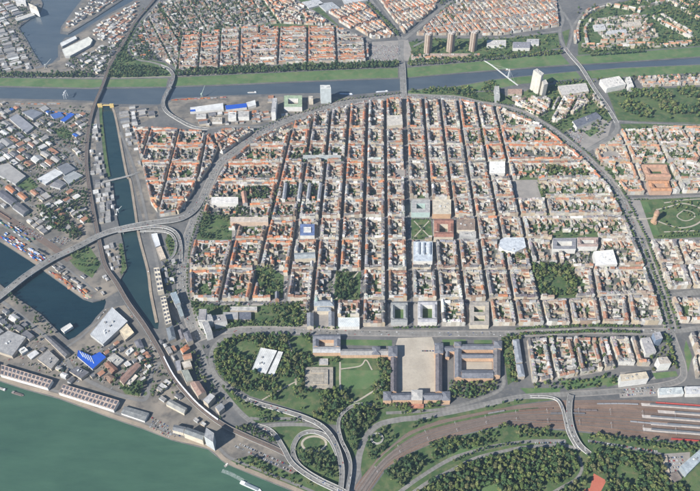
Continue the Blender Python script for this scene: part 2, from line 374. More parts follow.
sheet('lawn', [[(341, 370), (378, 370.5), (383, 372), (378, 380), (366, 389), (342, 388.5)], [(341.5, 363.5), (365, 363), (358, 368), (341.5, 368)], [(220, 344), (243, 347), (238, 362), (224, 362)]], 'meadow', .10)
sheet('lawn', [[(630, 202), (647, 201), (652, 212), (634, 214)], [(641, 226), (656, 225), (660, 235), (645, 237)]], 'meadow', .10)
sheet('lawn', [[(480, 485), (486, 474), (498, 478), (508, 491), (478, 496)], [(446, 461), (478, 449), (484, 445), (484, 441), (450, 452)]], 'meadow', .10)
# rough green under the outer quarters and road junctions
sheet('rough_grass', [[(409, 42), (440, 38.5), (500, 39), (558, 33), (560, 48), (520, 53.5), (480, 58.5), (409, 63)], [(562, 32), (570, 29), (568, 40), (566, 47)], [(578, 46), (580, 20), (606, 6), (640, -2), (800, -14), (800, 38), (700, 46), (620, 52), (578, 55)], [(142, 22), (128, 45), (138, 58), (165, 63), (176, 73), (176, 76), (108, 78), (112, 66), (122, 46)],
    [(620, 124), (800, 122), (800, 192), (652, 194), (634, 160)], [(505, 97), (548, 85), (590, 80), (600, 92), (612, 118), (600, 140), (560, 130)], [(140, 22), (160, 2), (300, -12), (340, 27), (250, 40), (178, 72)], [(214, 383), (226, 397), (255, 423.5), (300, 420), (308, 419.5), (278, 411.5), (246, 401), (228, 390)], [(408, 92), (500, 92), (520, 105), (480, 101), (440, 96)]], 'grass', .03)
sheet('lawn', [[(604, 381), (618, 377.5), (619, 384), (607, 387)], [(652, 373), (676, 371), (678, 376), (656, 379)], [(575, 383), (600, 380), (602, 386), (580, 389)], [(686, 340), (692, 356), (688, 372), (684, 350)]], 'meadow', .09); sheet('forecourt', [[(618, 388.5), (656, 385), (657, 396), (620, 398)], [(620, 372), (656, 371), (656, 379), (622, 384)]], 'paving', .07)
sheet('paving', [[(566, 130), (598, 118), (612, 122), (608, 136), (584, 150)]], 'paving', .05); sheet('lawn', [[(584, 132), (596, 127), (600, 131), (590, 137)]], 'meadow', .08)
# railway land
sheet('track_bed', [[(340, 505), (364.5, 474), (381, 454), (409, 431.5), (438.7, 420.4), (485, 411), (523, 404.5), (560, 400.5), (631, 399.8), (700, 404), (800, 412), (800, 452), (700, 443), (654, 439.4), (586, 431.4), (560, 428.8), (534, 427), (504, 424.3), (467, 433), (430, 444), (407, 453.8), (385, 468.6), (352, 515)]], 'ballast', .10, ex=True)
# squares and pale yards
sheet('courtyard_gravel', [[(398, 338), (432, 337), (434, 342), (437, 393), (394, 393), (396, 344)]], 'gravel', .30, ex=True)
sheet('plaza', [[(372, 42), (408, 40), (412, 52), (408, 61), (371, 61)], [(394, 168), (405, 168), (405, 180), (394, 180)], [(513.5, 181), (536, 181), (542, 199), (516.5, 200)], [(628, 200), (640, 200), (654, 239), (641, 239)]], 'paving', .25, ex=True)
sheet('garden_square', [[(411, 219.5), (430.5, 219.5), (433, 239.5), (411.5, 239.5)]], 'grass', .26, ex=True)
sheet('plaza', [[(152, 416), (167, 422), (186, 436), (172, 440), (144, 427)], [(236, 440), (262, 450), (300, 470), (292, 474), (236, 448)]], 'yard', .09, ex=True)
sheet('yard', [[(101, 244), (122, 243.5), (126.5, 268), (119.5, 280.5), (121.5, 290), (114, 280), (106, 264)]], 'yard', .05); sheet('canal_bank', [[(119, 243.5), (122.5, 243.5), (126.8, 268), (121, 276), (121.5, 262)]], 'grass', .08)
p = smooth(GP([(-30, 194), (0, 213), (25, 229), (50, 245), (70, 260)]), 5); b = MB(); ribbon_mb(b, p, 24, .12); struct(b.build('siding_bed', M['ballast'])); excl_line(p, 26); SIDING = p
# river promenade strips
def strip(px, w, o, mat, z, nm): 
    p = offs(smooth(GP(px), 4), o); b = MB(); ribbon_mb(b, p, w, z); struct(b.build(nm, M[mat]))
RH = W_RHINE[0:13]
strip(RH, 11, 7, 'bank', .14, 'river_promenade'); strip(RH, 7, 19, 'road', .13, 'quay_road')
CE = [(113, 104), (118, 120), (128, 172), (132, 180), (137, 210), (141, 236), (150, 270), (153, 293), (159, 322)]
strip(CE, 9, -7, 'bank', .13, 'quay')
strip([(99, 107), (99.5, 120), (104, 160), (107, 177)], 12, 7, 'grass', .13, 'canal_bank')
strip([(3, 243.5), (35, 264), (46, 272.5), (83, 299)], 10, 6, 'bank', .13, 'quay')

# ------------------------------------------------------------------ roads on the ground
RING_W = [(404, 96), (366, 100.5), (340, 104), (314, 112.5), (286, 120.5), (257, 135), (234, 151.5), (219, 164.5), (211, 180), (203, 198), (196, 215), (187, 240), (183.5, 262), (182, 279), (183, 296), (187, 310), (193, 328), (200, 338)]
RING_E = [(404, 96), (430, 97), (458, 98.5), (480, 103.5), (502, 107.5), (523, 113.5), (542, 124), (561, 137), (583, 155.5), (598, 170), (611, 184), (621, 200), (631, 222), (640, 240), (648, 262), (657, 287), (665, 311), (671, 331)]
RING_S = [(671, 331), (677, 348), (683, 366), (682, 378), (668, 384), (636, 389), (605, 392), (572, 394)]
road('ring_road', RING_W, 27, kerb=4); road('ring_road', RING_E, 27, kerb=7); road('station_road', RING_S, 14, kerb=3)
BIS = [(197, 339), (221, 331.5), (260, 329.5), (309, 331.5), (350, 332.5), (410, 333.5), (510, 333.8), (545, 332.5), (592, 331), (620, 331.5), (671, 331)]
road('boulevard', BIS, 17, kerb=4, z=.2)
road('park_road', [(262, 332), (248, 333), (231, 335), (219, 341), (212, 351), (211, 364), (217, 377), (229, 388), (248, 399.5), (262, 405)], 13, z=.21)
road('road', [(196, 342), (203, 355), (207, 367), (214, 380), (226, 396), (240, 412), (255, 425)], 14)
road('road', [(260, 426.4), (286, 424.5), (314, 426), (329, 437), (337, 453), (342, 478), (341, 500)], 11)
road('road', [(250, 418), (262, 419), (290, 418.5), (310, 421)], 8)
road('avenue', [(401, 41), (409, 35.5), (424, 23), (438, 11), (450, 2), (470, -12)], 20)
road('avenue', [(401, 41), (390, 25), (380, 12), (366, -6)], 16); road('avenue', [(404, 40), (394, 24), (384, 10), (372, -6)], 10)
road('avenue', [(371, 41), (340, 28), (318, 14), (296, 0), (280, -10)], 13)
road('road', [(373, 62), (300, 66), (230, 70), (176, 75)], 10)
road('avenue', [(401, 62), (401, 52), (401, 41)], 26, z=.19)
road('avenue', [(566, 49), (561, 40), (560, 30), (563, 20), (560, 8), (553, -8)], 14); road('avenue', [(568, 49), (571, 38), (572, 28), (567, 18), (563, 12)], 12)
road('avenue', [(572, 28), (585, 11), (604, 4), (640, -4)], 13); road('avenue', [(412, 47), (440, 37), (500, 38), (560, 31)], 12)
road('avenue', [(566, 50), (520, 55), (480, 60), (408, 65)], 8)
road('avenue', [(616, 121), (617, 130), (606, 140), (588, 150), (580, 154)], 20); road('road', [(616, 121), (640, 123), (700, 125), (780, 126)], 10)
road('avenue', [(664, 297), (682, 294.5), (700, 292), (790, 285)], 22); road('avenue', [(640, 239.5), (668, 240), (700, 238.5), (790, 236)], 12); road('avenue', [(622, 199), (646, 198.5), (700, 196), (790, 192)], 12)
road('road', [(671, 331), (686, 330), (700, 328), (780, 322)], 18)
road('main_road', [(357, 471), (360, 452), (367, 435.5), (379.4, 424.5), (400, 419.5), (418, 417.5), (450, 412), (484, 404.8), (520, 397), (551, 395), (572, 394)], 17, z=.2)
road('main_road', [(348, 500), (352, 484), (357, 471)], 20, z=.22)
road('road', [(386, 413), (418, 411.5), (448, 408), (480, 399), (502, 388), (503, 372), (500, 345), (500, 334)], 9)
road('park_road', [(385, 505), (401, 491), (425, 474), (454, 457.6), (486, 448.3), (504, 444.6), (534, 441), (566, 441)], 10)
road('park_road', [(395, 505), (415, 491), (430, 481), (454, 468.8), (476, 458), (504, 451), (527, 447), (560, 445), (582, 450)], 9)
road('car_park', [(588, 441), (620, 446), (655, 453), (664, 455)], 9, mat='road')
road('park_road', [(579, 456), (582, 468), (576, 479), (562, 487), (545, 497)], 7)
road('footpath', [(540, 452), (528, 468), (514, 480)], 3, mat='gravel', ex=False); road('footpath', [(504, 455), (492, 468), (486, 474), (498, 480)], 4, mat='gravel', ex=False)
road('footpath', [(262, 400), (280, 390), (300, 380), (322, 375), (334, 372)], 4, mat='gravel', ex=False); road('footpath', [(341, 369), (360, 366), (366, 360), (372, 370)], 4, mat='gravel', ex=False)
road('footpath', [(340, 362), (341, 390), (352, 402), (372, 392), (386, 382)], 5, mat='gravel', ex=False); road('footpath', [(288, 340), (294, 360), (296, 385)], 5, mat='gravel', ex=False)
road('footpath', [(336, 299), (345, 288), (358, 272)], 4, mat='gravel', ex=False, z=.3)
road('footpath', [(656, 210), (668, 207), (682, 203.5), (697, 207), (705, 215), (697, 224), (682, 228), (668, 225), (657, 221)], 6, mat='gravel', ex=False); road('footpath', [(697, 207), (720, 210)], 5, mat='gravel', ex=False); road('footpath', [(664, 203), (690, 199.5), (720, 199)], 5, mat='gravel', ex=False); road('footpath', [(664, 232), (690, 231), (720, 229)], 5, mat='gravel', ex=False); road('footpath', [(684, 210), (692, 212), (695, 216), (690, 220), (683, 220.5), (677, 216), (684, 210)], 4, mat='gravel', ex=False); road('footpath', [(628, 215.5), (640, 219), (653, 218)], 6, mat='gravel', ex=False)
road('footpath', [(414, 221), (431, 238.5)], 4, mat='gravel', ex=False, z=.3); road('footpath', [(429, 221), (413, 238.5)], 4, mat='gravel', ex=False, z=.3)
road('footpath', [(0, 76.5), (90, 78), (160, 77), (250, 72.5), (398, 66)], 4, mat='gravel', ex=False)
road('road', [(-60, 110), (0, 108), (45, 108), (95, 112)], 9, mat='road'); road('road', [(10, 114), (45, 134), (70, 152), (82, 165)], 9, mat='road')
road('road', [(-40, 200), (0, 224), (40, 249), (70, 271), (96, 292)], 7, mat='road'); road('road', [(-20, 165), (18, 196), (40, 206), (75, 180), (70, 152)], 8, mat='road')
road('road', [(-30, 282), (10, 307), (40, 332), (62, 350), (75, 372), (110, 391), (140, 400), (148, 395), (150, 378), (160, 362)], 11, mat='road'); road('road', [(62, 350), (80, 338), (100, 320)], 8, mat='road')
road('road', [(120, 132), (135, 170), (146, 215), (157, 262), (165, 300), (178, 322), (192, 338)], 10, mat='road')
road('harbour_road', [(100, 60), (85, 70), (60, 70)], 7, mat='road'); road('avenue', [(130, 44), (129, 52), (137, 59.5), (150, 62), (163, 65.5)], 12)
road('avenue', [(160, 0), (149, 14), (141, 24), (130, 44)], 10); road('footpath', [(130, 55), (150, 57), (170, 62)], 4, mat='gravel', ex=False)
# planted roundabout
q = G(145.7, 393.6); b = MB(); b.lathe(q[0], q[1], [(13, .14), (13, .2), (7, .22), (0.01, .22)], (1, 1, 1), 0, 24); struct(b.build('roundabout', M['road'])); b = MB(); b.lathe(q[0], q[1], [(7, .1), (6.6, .4), (.01, .7)], (1, 1, 1), 0, 20); struct(b.build('roundabout_lawn', M['grass'])); excl_poly(rect(q[0], q[1], 26, 26))

# ------------------------------------------------------------------ elevated roads, bridges, railways
def deck_line(px):                                   # (px, py, height) -> smoothed world points, heights
    w = smooth([G(a, b, h) + (h,) for a, b, h in px], 7)
    return [(a, b) for a, b, c in w], [max(c, .25) for a, b, c in w]
def viaduct(name, label, cat, px, w, pier=38, mat='deck', side=(.5, .48, .45), par=(.62, .6, .56), thick=1.7, group=None, ex=True):
    p, z = deck_line(px); o = (p[len(p) // 2][0], p[len(p) // 2][1], 0)
    root = empty(name, *o); tag(root, label, cat, group)
    d = MB(); ribbon_mb(d, p, w, z)
    L = offs(p, w / 2); Rr = offs(p, -w / 2)
    for i in range(len(p) - 1):
        for a, b, in ((L[i + 1], L[i]), (Rr[i], Rr[i + 1])):
            ja, jb = (i + 1, i) if a is L[i + 1] else (i, i + 1)
            d.face([(a[0], a[1], max(z[ja] - thick, -1)), (b[0], b[1], max(z[jb] - thick, -1)), (b[0], b[1], z[jb]), (a[0], a[1], z[ja])], side, 1)
        d.face([(L[i][0], L[i][1], max(z[i] - thick, -1)), (L[i + 1][0], L[i + 1][1], max(z[i + 1] - thick, -1)), (Rr[i + 1][0], Rr[i + 1][1], max(z[i + 1] - thick, -1)), (Rr[i][0], Rr[i][1], max(z[i] - thick, -1))], side, 1)
    d.build('deck', [M[mat], M['concrete']], root, o)
    for s in (1, -1):
        e0 = offs(p, s * (w / 2)); e1 = offs(p, s * (w / 2 - .5)); q = MB()
        for i in range(len(p) - 1):
            for a, b, za, zb in ((e0[i], e0[i + 1], 0, 1.1), (e1[i + 1], e1[i], 0, 1.1)):
                i0, i1 = (i, i + 1) if a is e0[i] else (i + 1, i)
                q.face([(a[0], a[1], z[i0]), (b[0], b[1], z[i1]), (b[0], b[1], z[i1] + 1.1), (a[0], a[1], z[i0] + 1.1)], par)
            q.face([(e0[i][0], e0[i][1], z[i] + 1.1), (e0[i + 1][0], e0[i + 1][1], z[i + 1] + 1.1), (e1[i + 1][0], e1[i + 1][1], z[i + 1] + 1.1), (e1[i][0], e1[i][1], z[i] + 1.1)], par)
        q.build('parapet', M['concrete'], root, o)
    acc = pier / 2
    for i in range(len(p) - 1):
        acc += dist(p[i], p[i + 1])
        if acc >= pier and z[i] > 3.5:
            acc = 0; ang = math.atan2(p[i + 1][1] - p[i][1], p[i + 1][0] - p[i][0])
            b = MB(); b.box(p[i][0], p[i][1], -4.5, 1.6, min(w * .55, 9), z[i] - thick + 4.45, ang, side); b.build('pier', M['concrete'], root, o)
    if ex: excl_line(p, w + 6)
    return p, z
VI = []                                              # drivable lines for traffic: (points, heights, width)
def vroad(*a, **k): r = viaduct(*a, **k); VI.append((r[0], r[1], a[4])); return r
vroad('road_viaduct', 'wide curved concrete road viaduct crossing the dark harbour basin and the canal', 'viaduct', [(-40, 326, 9), (0, 296, 10), (26, 275.5, 11), (51, 259.5, 11), (77, 247, 11), (103, 234, 11), (128, 227, 11), (154, 222.5, 10), (180, 218.5, 8), (194, 210, 5), (202, 198, .3)], 25)
vroad('ramp', 'curved ramp bending from the harbour viaduct down to the lower ring road', 'ramp', [(118, 231.5, 10), (150, 227, 10), (166, 227.5, 9), (176, 233, 8), (180.5, 244, 5), (181.5, 262, .4)], 11)
vroad('ramp', 'inner loop ramp beside the small green triangle under the harbour viaduct', 'ramp', [(140, 231, 9), (160, 231, 8), (171, 234, 7), (176, 243, 5), (174, 254, 2), (168, 261, .4)], 8)
vroad('river_bridge', 'S curved road bridge with pale edges swinging over the grey river', 'bridge', [(160, 65.5, .3), (168, 68.5, 4), (173, 75, 8), (171.5, 83, 10), (166.5, 92.5, 10), (163, 102.5, 9), (166.5, 111.5, 8), (178, 119.5, 6), (193, 127, 3), (208, 129, .3)], 15)
road('ring_link', [(208, 129), (230, 126.5), (262, 127), (275, 124)], 13, z=.14)
vroad('river_bridge', 'straight broad tram and road bridge at the head of the main street', 'bridge', [(404, 97, .3), (403.5, 91, 5), (403, 78, 7), (402.5, 66, 5), (402, 60, .3)], 27, pier=45)
vroad('river_bridge', 'slanting road bridge over the river next to the white office complex', 'bridge', [(565, 48, .3), (572, 57, 6), (582, 68.5, 9), (594, 88, 6), (606, 105, 3), (617, 123, .3)], 18, pier=45)
vroad('overpass', 'curved double overpass crossing the railway tracks into the park', 'bridge', [(571, 394.5, 6), (569.5, 403, 7.5), (569.5, 417, 8), (573, 432, 8), (580, 445, 6), (590, 454, 1)], 15)
vroad('ramp', 'slim curved slip road beside the railway overpass', 'ramp', [(530, 396.5, 1), (548, 397, 3), (558, 400.5, 6), (563, 410, 8), (565.5, 421, 8), (569, 434, 7.5), (577, 448, 5)], 8)
vroad('ramp', 'long elevated ramp with white parapet sweeping past the park to the river bridge', 'ramp', [(246, 399, .3), (262, 404.5, 3), (278, 409, 5), (306, 418, 7), (324, 428, 8), (336, 445, 9), (342, 469, 10), (340, 496, 11)], 13)
vroad('ramp', 'looping ramp curling round the small round lawn by the river', 'ramp', [(338, 455, 8), (331, 441, 7), (322, 434, 6), (310, 431.5, 5), (299, 436, 4), (293, 448, 3), (296, 461, 3), (306, 471, 5), (322, 480.5, 8), (338, 488, 10), (350, 495, 11)], 12)
vroad('ramp', 'outer slip ramp running down beside the riverside car park', 'ramp', [(256, 425, .3), (268, 429, 1), (276, 436, 3), (284, 449, 4), (293, 464, 6), (312, 478, 8), (334, 489, 10), (345, 494, 11)], 12)
vroad('ramp', 'hook shaped ramp curling out of the trees behind the palace', 'ramp', [(372, 405, .3), (357, 404.5, 3), (345, 411, 5), (338.5, 422, 7), (341, 439, 8), (348, 454, 9), (350.5, 468, 10), (347, 492, 11)], 9)
b = [(377 + 5.6 * math.cos(a), 438.5 + 5 * math.sin(a), 1 + 3.2 * k / 11) for k, a in enumerate([math.pi * 1.05 - 2 * math.pi * i / 12 for i in range(12)])]
viaduct('ramp', 'small circular spiral footway ramp beside the main road', 'ramp', b, 4, pier=15, thick=.7, par=(.75, .72, .66))
q = G(314, 443.5); b = MB(); pp = [(q[0] + 32 * math.cos(a), q[1] + 22 * math.sin(a)) for a in [i * math.pi / 16 for i in range(33)]]
ribbon_mb(b, pp, 6, .14); struct(b.build('loop_path', M['gravel']))
# footbridge with pylon and stays
p, z = viaduct('footbridge', 'slim white cable stayed footbridge with one mast over the river', 'footbridge', [(484, 60.5, 2), (494, 67, 7), (508, 78, 8), (518, 85.5, 3)], 5, pier=400, thick=.9, par=(.8, .8, .78))
q = G(508, 78); root = bpy.data.objects['footbridge']; o = tuple(root.location)
b = MB(); b.tube((q[0] - 3, q[1], -3), (q[0] - 1, q[1], 46), 1.2, .5, (.75, .75, .74)); b.tube((q[0] + 3, q[1], -3), (q[0] + 1, q[1], 46), 1.2, .5, (.75, .75, .74)); b.build('mast', M['paint'], root, o)
for k in (4, 8, 12, 16, 19):
    if k < len(p):
        b = MB(); b.tube((q[0], q[1], 44), (p[k][0], p[k][1], z[k] + .5), .18, .18, (.7, .7, .7), n=4); b.build('stay_cable', M['paint'], root, o)
# canal footbridge and lock barrier
viaduct('canal_bridge', 'narrow flat road bridge across the canal half way along', 'bridge', [(102, 182, 1), (112, 180, 3), (130, 175.5, 3), (140, 172, 1)], 7, pier=20, thick=1)
r = empty('flood_barrier', *G(108, 106)); tag(r, 'yellow flood gate towers closing the canal mouth at the river', 'flood gate')
for nm, x0, x1, h, zz in (('gate_tower', 98, 102.5, 15, 0), ('gate_tower', 110, 114, 15, 0), ('gate_beam', 102.5, 110, 2.5, 8)):
    b = MB(); a = G(x0, 107.5); c = G(x1, 107.5); b.prism([a, c, (c[0], c[1] + 7), (a[0], a[1] + 7)], zz - 4 * (zz == 0), zz + h, (.55, .4, .16), bottom=True); b.build(nm, M['concrete'], r, r.location)

# railway viaduct on the left and the white train on it
RAILV = [(168, -18, 6), (154, 0, 6), (136, 21, 6), (123, 44, 7), (110.5, 64.5, 8), (103, 84, 9), (95, 103, 8), (90, 121, 6), (87, 145, 5), (86.5, 166, 5), (90, 192, 5), (95, 220, 5), (99, 240, 5), (105, 265, 6), (117, 284, 8), (128.5, 303.5, 9), (144, 325, 8), (159, 350, 7), (172, 375, 7), (186, 393, 7), (200, 407.5, 6), (222, 424, 5), (244, 435, 4), (276, 449, 2), (300, 462, .4)]
RVP, RVZ = viaduct('railway_viaduct', 'long dark railway viaduct running beside the canal and over the river', 'viaduct', RAILV, 13, pier=30, mat='ballast', side=(.26, .24, .22), par=(.3, .29, .28), thick=3)
def track(p, z, nm='railway_track', w=2.9):
    b = MB(); ribbon_mb(b, p, w, z, random.choice([(.13, .085, .065), (.10, .075, .062), (.17, .115, .085), (.09, .08, .072)]), 0)
    for s in (-.75, .75):
        e = offs(p, s); zz = [k + .2 for k in z] if isinstance(z, list) else z + .2
        ribbon_mb(b, e, .28, zz, (.34, .30, .27), 1)
    return struct(b.build(nm, [M['concrete'], M['paint']]))
for o_ in (-3.4, 0, 3.4): track(offs(RVP, o_), [k + .12 for k in RVZ])
UP = [(345, 505), (366, 474), (383, 454), (410, 432.5), (439, 421.5), (486, 412), (524, 405.5), (560, 402), (600, 401), (631, 401), (700, 405.5), (790, 413)]
LO = [(352, 515), (384, 468), (406, 453), (430, 443.2), (467, 432), (504, 423.6), (534, 426), (560, 427.5), (586, 430), (654, 438), (700, 441.6), (790, 450)]
up = smooth(GP(UP), 6); lo = smooth(GP(LO), 6)
def rs(p, n):
    q = along(p, max(sum(dist(p[i], p[i + 1]) for i in range(len(p) - 1)) / (n - .001) , 1)); return [(a, b) for a, b, c in q[:n]]
up, lo = rs(up, 60), rs(lo, 60); TR = []
for k in range(19):
    f = k / 18; wob = .02 * math.sin(k * 2.1)
    p = [lerp(up[i], lo[i], min(max(f + wob * math.sin(i * .12 + k), .01), .99)) for i in range(60)]; TR.append(p)
    if k % 6 != 4: track(p, .22 + .02 * k)
b = MB(); ribbon_mb(b, [lerp(up[i], lo[i], .22) for i in range(6, 30)], 7, .62); struct(b.build('track_verge', M['grass']))
for o_ in (-8, -3.5, 1, 5.5, 9.5): track(offs(SIDING, o_), .25)
def train(p, z, start, n, col, top, label, L=26, w=3.0, h=3.9, group=None):
    s = along(p, L, start)[:n + 1]
    if len(s) < 2: return
    o = (s[0][0], s[0][1], 0); r = empty('train', *o); tag(r, label, 'train', group)
    for i in range(len(s) - 1):
        a, c = s[i], s[i + 1]; mx, my = (a[0] + c[0]) / 2, (a[1] + c[1]) / 2; rz = math.atan2(c[1] - a[1], c[0] - a[0])
        b = MB(); poly = rect(mx, my, L - .7, w, rz); zz = z(mx, my) if callable(z) else z
        b.prism(poly, zz + .6, zz + h - .5, col, bottom=True); b.prism(inset(poly, .35), zz + h - .48, zz + h, top)
        b.prism(inset(poly, .9), zz, zz + .62, (.05, .05, .05)); b.build('carriage', M['paint'], r, o)
def zat(x, y):
    k = min(range(len(RVP)), key=lambda i: dist(RVP[i], (x, y))); return RVZ[k] + .35
i0 = min(range(len(RVP)), key=lambda i: dist(RVP[i], G(164, 358, 7)))
train(offs(RVP[i0:], 3.4), zat, 0, 11, (.72, .72, .74), (.78, .78, .8), 'long white train on the railway viaduct bending towards the riverside')
pk = TR[18]; train(pk[44:], .6, 30, 9, (.45, .05, .04), (.34, .07, .06), 'red train standing on the outermost track beside the park trees')
pk = TR[0]; train(pk[42:], .3, 40, 8, (.5, .06, .05), (.36, .12, .1), 'red train at the platform in front of the station roof')
train(TR[6][33:], .4, 10, 4, (.16, .13, .13), (.2, .17, .16), 'row of dark brown freight wagons parked on the tracks', L=16)
train(TR[3][22:], .4, 10, 3, (.2, .19, .2), (.26, .25, .25), 'short grey wagon set parked on the curving tracks', L=16)
for tk, i0_, n_, lb in ((2, 36, 6, 'string of pale grey coaches parked beside the overpass'), (8, 30, 5, 'string of rust brown wagons in the middle of the yard'), (11, 40, 7, 'white and grey coaches waiting before the platforms'), (14, 28, 4, 'short dark wagon group near the park edge of the yard'), (5, 26, 5, 'brown wagon string on the curve below the palace')):
    cc_ = random.choice([(.26, .26, .27), (.17, .11, .085), (.14, .14, .15)]); train(TR[tk][i0_:], .45, 10, n_, cc_, tuple(k * 1.1 for k in cc_), lb, L=19)
train(SIDING[4:], .4, 5, 6, (.2, .12, .09), (.22, .15, .12), 'brown freight wagons on the harbour sidings', L=15)
# station platforms
for k, (f, x0) in enumerate(((.09, 640), (.26, 652), (.43, 640), (.61, 646), (.79, 636))):
    pl = [lerp(up[i], lo[i], f) for i in range(60)]; pl = [q for q in pl if P(*q)[0] > x0]
    o = (pl[0][0], pl[0][1], 0); r = empty('station_platform', *o); tag(r, f'long canopied station platform, {("nearest the station building", "second from the station building", "third from the station building", "second from the park trees", "nearest the park trees")[k]}', 'platform', 'station platforms')
    b = MB(); ribbon_mb(b, pl, 10, .9, (.46, .41, .37)); e = offs(pl, 4), offs(pl, -4)
    for s in e:
        for i in range(len(pl) - 1): b.face([(s[i][0], s[i][1], 0), (s[i + 1][0], s[i + 1][1], 0), (s[i + 1][0], s[i + 1][1], .9), (s[i][0], s[i][1], .9)], (.4, .38, .36))
    b.build('platform_slab', M['concrete'], r, o)
    cp = pl[2:] if k % 2 else pl[1:]
    b = MB(); ribbon_mb(b, cp, 5.5, 5.2, (.17, .175, .185)); ribbon_mb(b, cp, 5.5, 4.8, (.2, .2, .2)); b.build('canopy', M['concrete'], r, o)
    for q in along(cp, 20):
        b = MB(); b.box(q[0], q[1], .9, .4, .4, 3.9, 0, (.3, .3, .3)); b.build('post', M['paint'], r, o)
# catenary masts
for i in range(6, 58, 4):
    for f in (.3, .72):
        q = lerp(up[i], lo[i], f); r = MB(); r.tube((q[0], q[1], 0), (q[0], q[1], 9), .35, .25, (.5, .5, .5), n=5); d = lerp(up[i], lo[i], f + .2)
        r.tube((q[0], q[1], 8.3), (d[0], d[1], 8.3), .2, .2, (.5, .5, .5), n=4); tag(r.build('catenary_mast', M['paint'], None, (q[0], q[1], 0)), 'slim grey catenary mast with arm above the station tracks', 'mast', 'catenary masts over the tracks')

# ------------------------------------------------------------------ single buildings
CREAM, WHITE, PEACH, BEIGE, GREYW, BRICK = (.60, .53, .42), (.70, .68, .64), (.56, .37, .24), (.50, .43, .34), (.45, .45, .44), (.34, .20, .13)
SLATE, GREYR, RED, ORANGE, BROWN, LIGHT, WHITER, BLUE = (.165, .172, .195), (.24, .235, .23), (.33, .125, .07), (.43, .17, .08), (.19, .13, .10), (.42, .41, .39), (.60, .595, .57), (.02, .085, .42)
def roofgeo(Rf, W, q, h, rise, style, rc, wc, ov=.35):
    q = ccw(q)
    if style in ('gable', 'hip') and len(q) == 4:
        if dist(q[0], q[1]) < dist(q[1], q[2]): q = q[1:] + q[:1]
        m1 = lerp(q[1], q[2], .5); m0 = lerp(q[3], q[0], .5)
        if style == 'hip':
            l = dist(m0, m1); k = min(.45, dist(q[1], q[2]) * .5 / l); m0, m1 = lerp(m0, m1, k), lerp(m0, m1, 1 - k)
        o = inset(q, -ov); z = h - .1
        A, B = (m0[0], m0[1], h + rise), (m1[0], m1[1], h + rise)
        if style == 'gable':
            e = (B[0] - A[0], B[1] - A[1])
            W.face([(q[1][0], q[1][1], h), (q[2][0], q[2][1], h), (m1[0], m1[1], h + rise - .05)], wc, 0); W.face([(q[3][0], q[3][1], h), (q[0][0], q[0][1], h), (m0[0], m0[1], h + rise - .05)], wc, 0)
            Rf.face([(o[0][0], o[0][1], z), (o[1][0], o[1][1], z), B, A], rc); Rf.face([(o[2][0], o[2][1], z), (o[3][0], o[3][1], z), A, B], rc)
        else:
            Rf.face([(o[0][0], o[0][1], z), (o[1][0], o[1][1], z), B, A], rc); Rf.face([(o[2][0], o[2][1], z), (o[3][0], o[3][1], z), A, B], rc)
            Rf.face([(o[1][0], o[1][1], z), (o[2][0], o[2][1], z), B], rc); Rf.face([(o[3][0], o[3][1], z), (o[0][0], o[0][1], z), A], rc)
    else:
        Rf.face([(a, b, h - .7) for a, b in q], rc)
        i = inset(q, .5); n = len(q)
        for k in range(n):
            a, b, c, d = q[k], q[(k + 1) % n], i[(k + 1) % n], i[k]
            Rf.face([(a[0], a[1], h), (b[0], b[1], h), (c[0], c[1], h), (d[0], d[1], h)], tuple(min(1, x * 1.3) for x in rc))
            Rf.face([(d[0], d[1], h), (c[0], c[1], h), (c[0], c[1], h - .7), (d[0], d[1], h - .7)], tuple(min(1, x * 1.1) for x in rc))
def bld(name, label, cat, px, h, wc=WHITE, rc=GREYR, style='flat', rise=5, group=None, units=0, mat='roof', root=None, world=False, z0=0, ex=True, wmat='wall', pn='wall', rn='roof'):
    q = ccw(px if world else GP(px, h)); c = cen(q); new = root is None
    if new: root = empty(name, c[0], c[1]); tag(root, label, cat, group)
    o = tuple(root.location); W = MB(); Rf = MB()
    for i in range(len(q)): W.wallq(q[i], q[(i + 1) % len(q)], z0, h - (.12 if style in ('gable', 'hip') else 0.02), wc)
    roofgeo(Rf, W, q, h, rise, style, rc, wc)
    W.build(pn, M[wmat], root, o); ro = Rf.build(rn, M[mat], root, o)
    for k in range(units):
        t1, t2 = U(.2, .8), U(.25, .75); a = lerp(q[0], q[1], t1); d = lerp(q[3 % len(q)], q[2], t1); a = lerp(a, d, t2)
        if pip(a[0], a[1], q):
            b = MB(); e = math.atan2(q[1][1] - q[0][1], q[1][0] - q[0][0]); b.box(a[0], a[1], h - .7, U(3, 8), U(3, 5), U(2, 3.6), e, random.choice([LIGHT, GREYR, (.55, .55, .54)])); b.build('rooftop_unit', M['concrete'], ro, (0, 0, 0)).location = (-o[0], -o[1], -o[2])
    if ex: excl_poly(inset(q, -5))
    return root
def quad(x0, y0, x1, y1): return [(x0, y0), (x1, y0), (x1, y1), (x0, y1)]
def quadB(x0, y0, x1, y1): return GP(quad(x0, y0, x1, y1))

